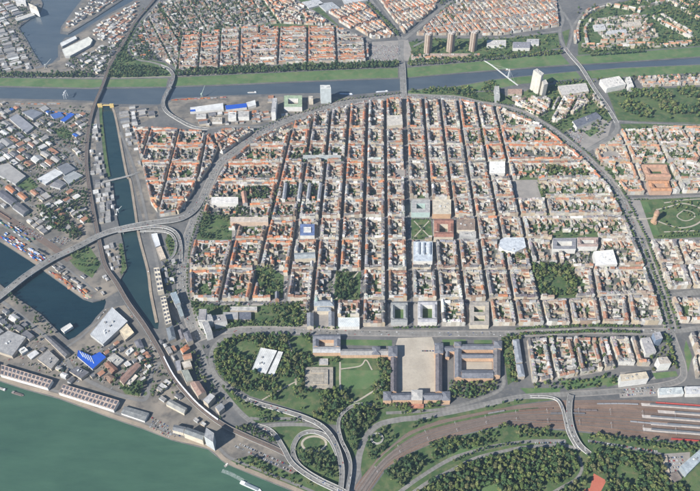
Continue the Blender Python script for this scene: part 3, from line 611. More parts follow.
# palace: wings given by their ground outlines
pal = empty('palace', *G(416, 395)); tag(pal, 'huge sandstone palace with slate roofs wrapped around the pale courtyard', 'palace')
def wing(x0, y0, x1, y1, h=17, rise=6, style='gable', rc=SLATE, wc=PEACH, pn='wing_wall', rn='wing_roof'):
    bld('', '', '', quadB(x0, y0, x1, y1), h, wc, rc, style, rise, root=pal, world=True, pn=pn, rn=rn)
wing(391, 396.5, 411, 403.5); wing(422, 396.5, 441.5, 403.5); wing(383, 395.5, 391, 404.5, 20, 4, 'hip'); wing(441.5, 395.5, 449.5, 404.5, 20, 4, 'hip')
wing(411, 394.5, 422, 404.8, 23, 3, 'hip', LIGHT); bld('', '', '', quadB(409.5, 405, 423.5, 408.5), 5, (.42, .17, .11), (.40, .2, .14), root=pal, world=True, pn='terrace_wall', rn='terrace')
wing(390.5, 361, 396.3, 395.3, 17, 5, rc=(.13, .12, .13)); wing(435, 358, 441.5, 395.3, 17, 5, rc=(.13, .12, .13)); wing(388, 350.5, 397, 361, 22, 4, 'hip'); wing(434, 347.5, 442.5, 358, 22, 4, 'hip')
wing(340.5, 352, 388, 358, 14, 5, rc=(.3, .29, .28)); wing(372, 350, 380, 358.3, 17, 4, 'hip')
wing(442.5, 349.5, 454, 354.5, 15, 4); wing(445, 354.5, 449, 360, 13, 4)
wing(313, 338, 340.5, 343, 16, 4); wing(313, 350, 340.5, 356, 16, 4, rc=(.4, .4, .4)); wing(313, 343, 319, 350, 16, 4); wing(334, 343, 340.5, 350, 16, 4)
wing(454, 347.5, 493, 353, 16, 4); wing(454, 353, 461, 381, 16, 5); wing(492.5, 353, 499.5, 379, 16, 5, rc=(.17, .16, .16)); wing(461, 373.5, 492.5, 381.5, 16, 5); wing(461, 357, 492.5, 361.5, 16, 4); wing(493, 345.5, 501, 353, 22, 5, 'hip'); wing(453.5, 346, 460.5, 351, 21, 4, 'hip')
excl_poly(quadB(452, 343, 503, 384)); excl_poly(quadB(310, 334, 450, 358))
sheet('courtyard_gravel', [quad(462, 362, 492, 373), quad(319, 343, 334, 350)], 'gravel', .10)

# campus halls in the park
bld('sports_hall', 'large white flat hall among the park trees, roof split by a dark gap', 'hall', [(260.6, 347.5), (277, 350.5), (266, 373.5), (252, 369.5)], 11, GREYW, WHITER, 'flat', mat='sheet', units=4)
bld('sports_hall_annex', 'narrow white flat hall beside the large white hall in the park', 'hall', [(278.3, 351), (283, 352), (274, 375.5), (267.6, 373.8)], 9, GREYW, (.66, .65, .62), 'flat', mat='sheet')
r = bld('canteen', 'square beige flat building with stepped ring roof next to the palace lawn', 'canteen', quad(305, 367, 333, 388), 7, BEIGE, (.30, .275, .23), 'flat')
for q in (quad(311, 369.5, 328, 372.5), quad(323.5, 372.5, 328, 384), quad(312, 381.5, 323.4, 384)): bld('', '', '', q, 10, BEIGE, (.34, .31, .26), root=r, pn='ring_wall', rn='ring_roof', ex=False)
bld('pavilion', 'small grey flat pavilion behind the square beige building', 'pavilion', quad(319, 358.5, 328, 364.5), 5, BEIGE, LIGHT)

# riverside warehouses with skylight rows
def storehouse(name, label, px, h, n, wc=WHITE, rc=(.42, .33, .28), cat='warehouse', pc=(.1, .1, .115), rows=2, group=None):
    r = bld(name, label, cat, px, h, wc, rc, 'flat', group=group); q = ccw(GP(px, h))
    if dist(q[0], q[1]) < dist(q[1], q[2]): q = q[1:] + q[:1]
    o = tuple(r.location); ro = [c for c in r.children if c.name.startswith('roof')][0]
    for i in range(n):
        for j in range(rows):
            u0, u1 = (i + .2) / n, (i + .72) / n; v0, v1 = (j + .16) / rows, (j + .8) / rows
            P4 = [lerp(lerp(q[0], q[1], u), lerp(q[3], q[2], u), v) for u, v in ((u0, v0), (u1, v0), (u1, v1), (u0, v1))]
            b = MB(); b.prism(P4, h - .7, h + .35, (.6, .58, .55), top=pc); b.build('skylight', M['concrete'], ro, o)
    return r
storehouse('riverside_warehouse', 'long white warehouse with skylight grid roof on the quay beside the moored barges', [(-30, 354.5), (1, 364.5), (52.5, 380), (47.5, 388), (0, 374.5), (-30, 366)][1:5], 13, 13)
storehouse('riverside_warehouse', 'long white warehouse with skylight grid roof beside the quay roundabout', [(63, 384), (119, 400.5), (113.5, 410), (58.5, 392.5)], 13, 15)
storehouse('riverside_warehouse', 'white quay warehouse furthest upstream from the roundabout', [(-60, 346), (-4, 363), (-6, 373), (-62, 356)], 13, 13)
bld('quay_shed', 'low grey gabled shed on the river promenade beyond the skylight warehouses', 'shed', [(124.5, 406), (149, 413), (144.5, 421), (121, 413)], 8, WHITE, (.2, .21, .21), 'gable', 2)
bld('granary', 'low grey storehouse end attached to the riverside tower block', 'warehouse', [(174, 424.5), (186, 427), (183, 432.8), (172.5, 430)], 15, CREAM, (.19, .2, .21), 'gable', 3)
r = bld('granary', 'tall grey roofed riverside granary with striped end tower', 'warehouse', [(187, 427), (205, 433.5), (202.5, 440), (183.5, 433)], 24, CREAM, (.17, .185, .19), 'gable', 4)
bld('', '', '', [(206, 427.5), (214, 433), (213, 442), (204, 436)], 44, (.46, .48, .48), (.3, .31, .32), 'flat', root=r, pn='tower_wall', rn='tower_roof')
bld('quay_office', 'pale gabled block beside the rail viaduct and riverside granary', 'building', [(170, 399), (187, 408), (184, 413.5), (166, 404)], 10, CREAM, (.3, .3, .28), 'gable', 3)
# harbour halls
bld('storage_hall', 'big silver white striped hall at the head of the harbour basin', 'hall', [(112, 307), (127.5, 321), (103, 344), (90, 334)], 14, GREYW, (.50, .505, .51), 'flat', mat='sheet', units=6)
bld('storage_annex', 'cream flat annex attached to the silver white harbour hall', 'hall', [(117.5, 327.5), (127, 323.5), (134, 332.5), (125, 340)], 10, BEIGE, (.62, .53, .38), 'flat')
bld('blue_hall', 'bright blue roofed industrial hall in the harbour yard', 'hall', [(78, 350), (91.5, 356), (99.5, 351.8), (106, 357), (92.5, 369), (77, 356)], 9, GREYW, BLUE, 'flat', mat='paint')
b = MB(); r = bpy.data.objects['blue_hall']
for k in range(5):
    a = G(79.5 + k * 2.6, 351.6 + k * 1.1, 9); c = G(79 + k * 2.6 + 4, 357 + k * 1.6, 9); b2 = MB(); b2.prism([a, (a[0] + 2, a[1] + .8), (c[0] + 2, c[1] + .8), c], 8.3, 9.3, (.5, .55, .62)); b2.build('roof_light', M['concrete'], r, tuple(r.location))
bld('harbour_house', 'small white flat building alone on the harbour bank', 'building', [(60.5, 328.6), (70, 322.8), (73, 326.2), (64, 332)], 9, WHITE, WHITER)
for k, (lab, px, h, wc, rc, st) in enumerate((
    ('broad grey flat industrial building near the harbour road', [(-4, 338), (8, 330.5), (26, 337), (12, 356), (-6, 350)], 13, BEIGE, (.3, .3, .3), 'flat'),
    ('long dark roofed shed along the harbour road', [(44.5, 337), (49.5, 335.5), (70, 353), (65, 357)], 9, BEIGE, (.12, .12, .13), 'gable'),
    ('square grey hall beside the long dark shed', [(37, 358.6), (48, 349.5), (59, 359.5), (51, 369)], 10, BEIGE, (.27, .26, .25), 'flat'),
    ('small white flat office in the warehouse yard', [(17.5, 349.5), (24, 346.5), (28, 350), (22, 353.5)], 9, WHITE, WHITER, 'flat'),
    ('white van shed with striped roof beside the square grey hall', [(27, 355), (35, 350), (39, 353), (31, 359)], 6, WHITE, (.6, .6, .6), 'gable'),
    ('dark slate hall beside the blue roofed hall', [(69, 371), (77, 366), (89, 372), (81, 378.5)], 11, BEIGE, (.13, .13, .145), 'flat'),
    ('brown gabled brick house row near the roundabout', [(104, 364), (109, 361), (118, 369), (112, 373)], 10, BRICK, (.24, .13, .09), 'gable'),
    ('small brown hipped house near the roundabout', [(103.5, 376), (109, 373.5), (116, 377.5), (110, 382)], 9, BRICK, (.22, .15, .11), 'hip'),
    ('long brown gabled hall pointing at the roundabout', [(118.5, 379), (136, 362.5), (141, 365), (123.5, 384)], 10, BEIGE, (.25, .16, .13), 'gable'),
    ('cream small hall beside the long brown gabled hall', [(126, 383), (135, 374), (138, 376), (129, 386)], 5, CREAM, (.6, .55, .48), 'flat'),
    ('grey flat shed between blue hall and brown houses', [(107, 358), (114, 353), (124, 360), (117, 366)], 7, GREYW, (.38, .37, .34), 'flat'),
    ('small white shed beside the rail viaduct', [(125, 352), (131, 347), (134, 350), (128, 355)], 6, WHITE, WHITER, 'flat'),
    ('dark roofed yard house under the rail viaduct', [(134, 341), (140, 338), (144, 347), (138, 349)], 9, GREYW, (.14, .14, .16), 'hip'))):
    bld('harbour_building', lab, 'building', px, h, wc, rc, st, 3, units=2 if st == 'flat' else 0)
for lab, px, h, rc, st, mt_ in (('white striped long hall in the freight yard', [(36.9, 178.9), (54.9, 168.6), (63.4, 172.9), (45.4, 184)], 9, (.6, .6, .59), 'flat', 'sheet'), ('dark slate broad hall beside the white striped hall', [(56.6, 166.9), (66.9, 162.6), (75.4, 168.6), (64.3, 174.6)], 10, (.16, .165, .18), 'flat', 'sheet'), ('grey double hall below the dark slate hall', [(62.6, 177), (73.7, 171), (83, 175.4), (68.6, 184)], 9, (.3, .31, .31), 'flat', 'sheet'), ('small dark hall at the foot of the white striped hall', [(49.7, 185.7), (58.3, 178.9), (66.5, 183.5), (60, 188.3)], 8, (.2, .2, .21), 'gable', 'roof'), ('wide beige grey hall next to the green yard field', [(-6, 167), (8, 163), (25.7, 176), (15.4, 184), (-6, 172)], 10, (.34, .32, .3), 'flat', 'sheet'),
    ('orange tiled long house near the container yard road', [(4.5, 187.5), (9, 184.5), (16, 190.5), (12, 193.5)], 9, (.42, .18, .09), 'gable', 'roof'), ('second orange tiled long house near the container yard road', [(17, 194.5), (21, 191.5), (28, 197.5), (24, 200.5)], 9, (.42, .2, .11), 'gable', 'roof'), ('dark roofed long store beside the orange tiled houses', [(-4, 194), (3, 189.5), (17, 200.5), (11, 205)], 10, (.13, .13, .15), 'gable', 'roof'), ('second dark roofed long store beside the yard road', [(12, 207), (18.5, 202), (29, 210), (23, 215)], 10, (.14, .14, .15), 'gable', 'roof'),
    ('blue roofed depot near the river yard road', [(50, 114.5), (60, 112), (64, 116), (54, 119)], 8, (.04, .11, .34), 'flat', 'sheet'), ('bright blue roofed narrow hall in the river yard', [(60, 120.3), (70.3, 112.6), (74.6, 114.3), (64.3, 122)], 8, (.03, .1, .42), 'flat', 'paint'), ('long grey hall slanting through the river yard', [(9, 118), (17, 113.5), (34, 127), (26, 133)], 9, (.25, .25, .27), 'flat', 'sheet'), ('wide dark hall beside the slanting grey hall', [(22, 112), (32, 109), (43, 113), (33, 119)], 9, (.17, .18, .21), 'flat', 'sheet')):
    bld('freight_hall', lab, 'hall', px, h, GREYW, rc, st, 3, mat=mt_)
sheet('yard_field', [[(16.5, 185.7), (30, 176.8), (38.5, 185.7), (31.7, 192.8)], [(53, 131), (63, 127), (73, 133), (71, 138.5), (63, 139)], [(62, 252), (90, 247), (101, 264), (92, 278), (76, 268)], [(118, 382), (140, 380), (140, 396), (125, 394)]], 'grass', .06, ex=True)
bld('row_slab', 'blue grey hipped slab beside the palace trees, nearer the boulevard', 'apartment block', [(512.5, 339.5), (519, 339), (522.5, 362), (516, 363)], 15, BEIGE, (.27, .29, .32), 'hip', 4); bld('row_slab', 'blue grey hipped slab beside the palace trees, nearer the railway', 'apartment block', [(516, 364), (522.5, 363.5), (525, 376), (518.5, 377)], 15, BEIGE, (.27, .29, .32), 'hip', 4)
# canal side warehouses with dark roof squares
storehouse('canal_warehouse', 'cream canal warehouse with paired dark roof openings, five rows', [(153.5, 268), (159, 267.3), (163.5, 290), (157.5, 291.3)], 20, 5, CREAM, (.62, .56, .45))
storehouse('canal_warehouse', 'cream canal warehouse with paired dark roof openings, seven rows', [(160, 297.2), (165.5, 296), (171.5, 322.5), (165.5, 325)], 20, 7, CREAM, (.62, .56, .45))
bld('canal_hall', 'white roofed hall beside the canal below the harbour viaduct', 'hall', [(151, 234), (157, 233), (160.5, 245), (155.5, 247)], 10, GREYW, (.66, .66, .66), 'flat', mat='sheet')
bld('canal_hall', 'beige flat yard hall behind the white canal hall', 'hall', [(155.8, 248), (161, 246), (166, 258), (160.5, 260)], 7, BEIGE, (.5, .43, .35), 'flat')
bld('office_slab', 'grey blue office slab beside the ring road and canal quarter', 'office', [(170, 293), (176, 291.5), (180.5, 302.5), (175, 304)], 22, GREYW, (.27, .33, .37), 'flat')
bld('office_slab', 'teal grey flat slab below the ring road offices', 'office', [(176, 305), (180, 304), (184, 315.5), (180, 317)], 14, GREYW, (.26, .3, .31), 'flat')
bld('canal_block', 'dark roofed block at the tip of the canal', 'building', [(166, 328), (173, 325), (176, 338), (169, 341)], 14, BEIGE, (.15, .17, .19), 'hip')
# student tower group
r = bld('tower_block', 'pale high rise group of joined slabs beside the boulevard bend', 'high-rise', [(199, 309), (206.5, 309), (205.5, 320), (198, 320)], 38, WHITE, (.3, .29, .29), 'flat')
for q in ([(197, 316), (211, 314), (213, 319), (199, 322)], [(202, 322), (208, 321), (212, 331), (206, 333)]): bld('', '', '', q, 36, WHITE, (.33, .33, .33), root=r, pn='slab_wall', rn='slab_roof')
bld('office_slab', 'grey flat block beside the pale high rise group', 'office', [(212, 315.5), (225, 314), (227, 321), (214.5, 323.5)], 26, WHITE, (.3, .29, .28), 'flat', units=2)
for lab, q, rc in (('long low grey school roof along the boulevard', quad(230, 306.5, 257, 310.5), (.42, .41, .39)), ('grey flat school wing beside the dark solar roof', quad(223, 312, 238, 319), (.33, .33, .33)), ('dark solar roofed flat hall on the boulevard', quad(239, 312, 251, 319.5), (.13, .14, .17))):
    bld('school_wing', lab, 'school', q, 10, BEIGE, rc, 'flat')
for lab, px, h, rc, st in (('orange roofed corner house below the ring junction', [(180, 349), (187, 344), (190, 348), (183, 353)], 16, ORANGE, 'hip'), ('peach gabled house in the ring junction row', [(182, 355), (191, 353), (192, 358), (184, 360)], 18, (.4, .22, .14), 'gable'), ('white topped house in the ring junction row', [(181.5, 362), (190, 360.5), (192, 366), (184, 368)], 18, (.5, .46, .4), 'flat'),
    ('grey block behind the ring junction row', [(175, 361), (180, 360), (181.5, 370), (177, 371)], 14, (.3, .3, .32), 'flat'), ('green grey flat block along the viaduct', [(181, 370), (188, 369.5), (193, 380), (186, 382)], 20, (.26, .28, .25), 'flat'), ('brown gabled block near the riverside ramp', [(190, 383), (199, 381), (206, 392), (198, 396)], 20, (.3, .2, .16), 'gable'), ('pale slab with white end wall by the riverside ramp', [(203, 400), (210, 393), (215, 396), (208, 404)], 22, (.42, .42, .42), 'flat'), ('grey gabled block between ramp and viaduct', [(215, 407), (221, 403), (224.5, 407), (219, 412)], 18, (.28, .29, .3), 'gable'), ('dark block at the junction beside the canal tip', [(183, 333), (189, 330), (193, 340), (187, 342)], 18, (.14, .14, .16), 'hip'), ('dark hipped house beside the canal road', [(178, 330), (182, 328), (186, 338), (181, 340)], 12, (.15, .14, .15), 'hip')):
    bld('junction_house', lab, 'building', px, h, BEIGE, rc, st, 4)

# quadrate specials
def spec(nm, lab, cat, px, h, wc, rc, st='flat', rise=5, units=0, mat='roof'): return bld(nm, lab, cat, px, h, wc, rc, st, rise, units=units, mat=mat)
r = empty('church', *G(322, 309)); tag(r, 'cream baroque church with grey roof and green dome near the palace', 'church')
for q, h, ri in ((quad(314, 300, 334, 306), 22, 8), (quad(317, 306, 331, 311), 17, 4)): bld('', '', '', q, h, CREAM, (.25, .28, .31), 'hip', ri, root=r, pn='nave_wall', rn='nave_roof')
q = G(317, 306); b = MB(); b.lathe(q[0], q[1], [(6, 10), (6, 28), (7, 29), (6.5, 34), (4.5, 39), (2, 42), (1.5, 45), (.01, 50)], (.24, .32, .30)); b.build('dome', M['roof'], r, tuple(r.location)); q = G(332, 307)
b = MB(); b.lathe(q[0], q[1], [(3.4, 0), (3.4, 34), (3.8, 35), (3, 39), (.01, 46)], (.5, .46, .4), 0, 8); b.build('bell_tower', M['stone'], r, tuple(r.location))
spec('court_wing', 'grey gabled wing on the canal side of the church forecourt', 'building', quad(307, 313, 313.5, 326.5), 15, CREAM, (.2, .21, .23), 'gable'); spec('court_wing', 'grey gabled wing on the main street side of the church forecourt', 'building', quad(328.5, 312, 334.5, 326.5), 15, CREAM, (.2, .21, .23), 'gable')
sheet('church_forecourt', [quad(313.5, 314, 328.5, 329)], 'paving', .25, ex=True)
spec('lecture_hall', 'white banded flat hall facing the boulevard opposite the palace', 'hall', quad(338, 317.5, 359.5, 326.5), 14, WHITE, (.62, .64, .63), mat='sheet')
r = spec('town_hall', 'pale blue grey glass roofed civic building facing the garden square', 'civic building', quad(413.5, 241.5, 432.5, 261), 24, WHITE, (.45, .50, .55), units=3)
for k in (416, 421, 427): bld('', '', '', quad(k, 242.5, k + 3.5, 254), 28, (.5, .54, .57), (.5, .54, .58), 'gable', 2, root=r, pn='rooflight_wall', rn='rooflight', ex=False)
sheet('civic_court', [quad(414, 261, 436, 269)], 'paving', .25, ex=True)
def courtblock(nm, lab, x0, y0, x1, y1, t, u, h, wc, rc, st='gable', cat='building', rise=4):
    """four wings around a court, outline at eaves height"""
    r = empty(nm, *G((x0 + x1) / 2, (y0 + y1) / 2)); tag(r, lab, cat)
    for q in (quad(x0, y0, x1, y0 + u), quad(x0, y1 - u, x1, y1), quad(x0, y0 + u, x0 + t, y1 - u), quad(x1 - t, y0 + u, x1, y1 - u)):
        bld('', '', '', q, h, wc, rc, st, rise, root=r, pn='wing_wall', rn='wing_roof')
    excl_poly(GP(quad(x0, y0, x1, y1), 0)); return r
courtblock('department_store', 'red brown roofed store around a glazed court beside the garden square', 434, 219, 453.5, 237, 5.5, 5, 23, CREAM, (.30, .15, .11), cat='store')
courtblock('department_store', 'grey roofed store with bluish glass front facing the garden square', 411.5, 199.5, 430, 212.5, 5, 4, 24, (.45, .56, .52), (.36, .36, .35), 'flat', 'store')
spec('department_store', 'cream store with orange striped front block behind the garden square', 'store', quad(432.5, 199.5, 451, 214), 22, (.55, .36, .22), (.52, .47, .38), units=4)
spec('store_block', 'brown flat roofed store between the narrow shopping streets', 'store', quad(457, 219, 475, 230), 21, CREAM, (.26, .2, .16), units=3); spec('store_block', 'pale grey flat annex in front of the brown store', 'store', quad(459.5, 231, 476, 237), 16, GREYW, LIGHT, units=3)
courtblock('corner_palais', 'white square palais with grey mansard roof and round garden court', 418, 301, 437, 322, 4.5, 4, 18, WHITE, (.36, .36, .38))
courtblock('law_court', 'grey walled square building with green lawn court opposite the palace', 391, 302, 407.5, 322, 3.8, 3.6, 18, GREYW, (.24, .25, .25))
sheet('court_lawn', [quad(394.5, 305, 404, 321)], 'meadow', .25); sheet('court_lawn', [quad(422, 306, 433, 320)], 'grass', .25)
courtblock('museum_block', 'beige square building with two dark inner courts near the boulevard', 470, 302, 489, 325, 4, 4, 18, CREAM, (.36, .33, .29), 'flat'); bld('', '', '', quad(474, 312, 485, 315.5), 18, CREAM, (.36, .33, .29), 'flat', root=bpy.data.objects['museum_block'], pn='wing_wall', rn='wing_roof')
spec('concert_hall', 'pale blue grey curved metal roof hall in the eastern blocks', 'hall', [(500, 240), (504, 237.5), (524, 237.5), (526, 247), (515, 252), (504, 250), (499, 246)], 18, WHITE, (.50, .54, .58), units=1)
spec('white_store', 'bright white flat building with oval green court near the ring', 'building', [(593.5, 251.5), (613, 249.5), (617.5, 264), (596, 265)], 23, WHITE, (.74, .73, .70), units=3)
spec('white_store', 'bright white flat roofed block among the northern squares', 'building', quad(489.5, 161.5, 505, 173), 20, WHITE, (.76, .75, .7), units=1)
spec('parking_deck', 'large beige flat parking deck beside the main street near the river', 'parking deck', [(386.8, 115.5), (402, 115), (402.8, 124.5), (387, 126)], 18, CREAM, (.50, .47, .42), units=1)
spec('museum', 'blue framed square flat building with white centre rooflight', 'building', quad(300, 224, 314.5, 235.5), 16, WHITE, (.12, .17, .32)); bld('', '', '', quad(303.5, 227, 311, 232), 18, WHITE, WHITER, root=bpy.data.objects['museum'], pn='rooflight_wall', rn='rooflight', ex=False)
courtblock('bank', 'white angular bank block with grey roof near the long ring blocks', 553, 238, 576, 249, 4, 3.2, 22, WHITE, (.24, .24, .26), 'flat'); courtblock('bank', 'cream long block with green court next to the angular bank', 577.5, 237, 598, 246.5, 4, 3, 22, WHITE, (.33, .25, .22))
spec('school', 'grey gabled school beside its playground in the western blocks', 'school', [(294, 253), (315, 252), (315.5, 258), (294.5, 259)], 18, CREAM, (.30, .33, .34), 'gable')
spec('apartment_slab', 'long white flat apartment slab in the western quarter', 'apartment block', quad(211, 197, 238, 203), 18, WHITE, (.62, .60, .57)); spec('apartment_slab', 'peach and white ribbed apartment terrace in the western quarter', 'apartment block', quad(230, 217, 268, 222), 18, (.6, .45, .34), (.52, .45, .38))
spec('apartment_slab', 'white cross wall block near the western gardens', 'apartment block', [(241, 192), (246, 191), (247.5, 203), (243, 204)], 16, WHITE, (.42, .25, .18), 'gable')
for k, (x, y) in enumerate(((282, 186), (297, 186), (306, 186), (317, 186))):
    spec('apartment_slab', 'grey roofed apartment slab standing end on in the garden blocks', 'apartment block', [(x + 2.2, y - 3), (x + 5.2, y - 3), (x + 3, y + 13), (x, y + 13)], 22, WHITE, (.3, .31, .33), 'gable', 3)['group'] = 'end-on apartment slabs'
spec('apartment_slab', 'pale long slab across the small northern park', 'apartment block', quad(303, 155, 341, 157.5), 17, (.45, .5, .5), (.4, .42, .41))
spec('square_church', 'small red brick church with steep slate roof in the western quarter', 'church', quad(275, 292, 279, 299), 14, BRICK, SLATE, 'gable', 6)
# north and river front
def slabtower(nm, lab, px, h, wc, rc, units=2): return bld(nm, lab, 'high-rise', px, h, wc, rc, 'flat', units=units)
def octa(x, y, r): q = G(x, y); return [(q[0] + r * math.cos(a), q[1] + r * math.sin(a)) for a in [math.pi * (i + .5) / 4 for i in range(8)]]
for x, y, lb in ((427.5, 52.5, 'brown octagonal high rise tower nearest the broad tram bridge'), (450, 51.5, 'brown octagonal high rise tower standing between its two twins'), (472.5, 50.5, 'brown octagonal high rise tower nearest the cable stayed footbridge')):
    r = empty('tower_block', *G(x, y)); tag(r, lb, 'high-rise'); c = G(x, y)
    for k, (dx, dy, hh) in enumerate(((-8, 3, 92), (8, 3, 98), (0, -7, 95))):
        b = MB(); po = [(c[0] + dx + 11 * math.cos(a), c[1] + dy + 11 * math.sin(a)) for a in [math.pi * (i + .5) / 4 for i in range(8)]]
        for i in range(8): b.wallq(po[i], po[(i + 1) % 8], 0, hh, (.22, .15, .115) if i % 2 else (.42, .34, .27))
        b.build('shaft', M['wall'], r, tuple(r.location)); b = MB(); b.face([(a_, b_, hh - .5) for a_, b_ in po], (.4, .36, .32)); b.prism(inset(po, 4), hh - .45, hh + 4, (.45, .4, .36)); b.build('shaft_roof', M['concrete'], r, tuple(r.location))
    excl_poly(inset(octa(x, y, 22), -6))
r = slabtower('riverside_tower', 'tall white broad slab tower standing by the river bend', [(533.5, 70), (537, 68.5), (544, 73.5), (541.5, 76)], 95, (.62, .58, .50), (.5, .48, .44))
bld('', '', '', [(541.8, 80), (545.5, 79), (548, 83.5), (544, 85)], 66, (.62, .58, .50), (.5, .48, .44), root=r, pn='lower_slab_wall', rn='lower_slab_roof')
bld('tower_podium', 'low brown podium building beside the white river tower', 'building', quad(508, 89, 522, 94), 10, BEIGE, (.36, .25, .2)); slabtower('office_slab', 'grey slab standing end on near the river tower', [(494.5, 86), (499, 86), (500, 97), (495.5, 97)], 30, GREYW, (.4, .4, .38))
slabtower('riverside_tower', 'pale grey tower slab on the river bank near the tram bridge', [(320, 85), (330, 85), (331, 89), (320.5, 89)], 72, (.5, .54, .54), (.55, .56, .54))
slabtower('river_slab', 'thin white slab standing end on by the harbour street', [(272.5, 98), (277, 98), (275.5, 112), (271, 112)], 42, WHITE, (.42, .42, .42)); courtblock('green_office', 'square office with green planted roof on the river bank', 284, 95.5, 302, 107, 4, 3, 22, WHITE, (.3, .38, .26), 'flat', 'office'); slabtower('river_block', 'small cream tower block beside the river front tower', [(308.5, 96), (312.5, 96), (313, 99), (309, 99)], 28, CREAM, (.55, .5, .42))
bld('river_hall', 'long pale flat hall with small blue end on the river front', 'hall', [(190, 107.5), (223, 103), (223.5, 109), (190.5, 112)], 11, WHITE, (.66, .65, .63), mat='sheet'); bld('river_hall', 'bright blue roofed hall on the river front', 'hall', [(225, 105.5), (246.5, 103.3), (246.8, 107.3), (226, 109.8)], 12, WHITE, BLUE, mat='paint')
bld('river_hall', 'white flat hall behind the blue roofed hall', 'hall', [(246, 102.5), (255, 100), (256, 105), (248, 107)], 12, WHITE, (.66, .65, .63), mat='sheet'); bld('river_hall', 'small bright blue roof on the river front hall end', 'hall', [(190, 109.8), (195, 109.3), (195.2, 111.3), (190.2, 111.8)], 12, WHITE, BLUE, mat='paint')
for k, q in enumerate(((228, 112, 236, 118), (238, 111, 249, 117), (196, 113.5, 206, 117.5), (212, 117, 222, 122))): bld('river_block', ('cream cube office below the blue roof', 'white cube offices below the blue roof', 'pale low depot beside the ring link', 'brown flat depot beside the ring link')[k], 'building', quad(*q), (18, 18, 8, 10)[k], WHITE, (WHITER, LIGHT, LIGHT, (.4, .36, .3))[k], units=2)
bld('dock_hall', 'large cream white dock hall on the tip of the northern harbour', 'hall', [(62, 49.5), (88.5, 36.8), (92.5, 40), (90, 45), (70, 56), (65, 56)], 12, GREYW, (.70, .68, .60), mat='sheet'); bld('dock_hall', 'narrow white dock hall beside the large cream dock hall', 'hall', [(60, 43), (75, 35.8), (77, 38.5), (62, 46.5)], 10, GREYW, (.66, .65, .62), mat='sheet')
bld('dock_block', 'bright white tall dock building at the northern harbour', 'building', [(28, 3), (36.5, 7), (38.5, 11.5), (29.5, 7.5)], 30, WHITE, (.68, .62, .52)); bld('dock_block', 'pale long flat dock shed at the northern harbour', 'building', [(15, 18), (33, 12.5), (35, 15), (18, 21)], 10, GREYW, (.5, .49, .46)); bld('dock_block', 'white flat dock office at the upper harbour edge', 'building', [(15, 0), (25, 0), (26, 3.5), (16, 3.5)], 16, WHITE, WHITER)
for lab, px, h, wc, rc in (('white long school block on the north bank', quad(487, 40, 506, 45.5), 14, WHITE, (.5, .48, .45)), ('white block with dark roof on the north bank', quad(513, 42, 530, 48), 16, WHITE, (.24, .24, .27)), ('pale modern block beside the north bank school', quad(527, 39, 539, 44), 12, WHITE, (.42, .42, .42)), ('peach low block under the tower trio', quad(430, 53.5, 470, 56), 9, (.5, .36, .26), (.38, .3, .25)), ('grey striped factory hall at the northern edge', [(318, 4), (332, 2), (340, 8), (326, 11)], 9, GREYW, (.36, .38, .4)), ('pale factory hall at the northern edge', [(302, 2), (318, -1), (324, 4), (309, 8)], 9, GREYW, (.46, .47, .48)), ('wide factory hall at the northern edge by the avenue', [(340, -6), (358, -8), (368, 0), (345, 4)], 10, GREYW, (.5, .5, .5)),
    ('white stepped office complex beside the slanting bridge', [(600, 79.5), (619, 76), (626, 84), (607, 88.5)], 24, WHITE, (.62, .6, .56)), ('white end block of the stepped office complex', [(626, 77.5), (630, 76.5), (634, 86.5), (629, 87.5)], 24, WHITE, (.62, .6, .56)), ('long beige hall complex near the slanting bridge', [(558, 86), (586, 83), (589, 91), (562, 95.5)], 13, CREAM, (.5, .48, .45)),
    ('white flat school block in the green estate beyond the river', [(593, 25), (604, 24), (606, 29), (595, 30)], 10, WHITE, (.5, .5, .5)), ('long pale school wing in the green estate beyond the river', [(606, 31), (626, 29), (627, 32), (607, 34)], 10, WHITE, (.46, .47, .48)), ('cream flat hall in the green estate beyond the river', [(622, 23), (640, 21), (642, 25), (624, 27)], 10, CREAM, (.5, .45, .38)), ('dark roofed theatre with pale forecourt wall by the ring', [(572.5, 121), (596, 112), (601.5, 117), (577, 127.5)], 18, WHITE, (.13, .14, .17))):
    bld('large_building', lab, 'building', px, h, wc, rc, 'flat', units=4)
# east: water tower, congress hall, station side
q = G(653.5, 222); wt = empty('water_tower', *q); tag(wt, 'round sandstone water tower with copper dome in the round park', 'water tower')
b = MB(); b.lathe(q[0], q[1], [(11, 0), (11, 7), (8, 8), (7.6, 30), (9.2, 33), (9.2, 43)], (.38, .25, .16), 0, 20); b.build('shaft', M['stone'], wt, q + (0,))
b = MB(); b.lathe(q[0], q[1], [(9.8, 43), (8.6, 48), (5.4, 52), (2, 54), (1.3, 57), (.01, 61)], (.28, .18, .13), 0, 20); b.build('dome', M['roof'], wt, q + (0,)); b = MB(); b.box(q[0], q[1] - 11, 0, 9, 9, 8, 0, (.38, .25, .16)); b.build('porch', M['stone'], wt, q + (0,))
for k, (lab, x0, y0, x1, y1, sk, rc) in enumerate((('orange tiled congress hall with green court near the water tower', 642, 164, 666, 177, 5, (.42, .25, .17)), ('orange brown tiled congress hall front near the water tower', 647, 180, 668, 191, 4, (.46, .24, .13)))):
    r = empty('congress_hall', *G((x0 + x1) / 2, (y0 + y1) / 2)); tag(r, lab, 'hall'); t, u = 5, 3.5
    S = lambda x, y: (x + sk * (y - y0) / (y1 - y0), y)
    for a in ((x0, y0, x1, y0 + u), (x0, y1 - u, x1, y1), (x0, y0 + u, x0 + t, y1 - u), (x1 - t, y0 + u, x1, y1 - u)):
        bld('', '', '', [S(a[0], a[1]), S(a[2], a[1]), S(a[2], a[3]), S(a[0], a[3])], 20, (.52, .34, .24), rc, 'gable', 4, root=r, pn='wing_wall', rn='wing_roof')
    excl_poly(GP([S(x0, y0), S(x1, y0), S(x1, y1), S(x0, y1)]))
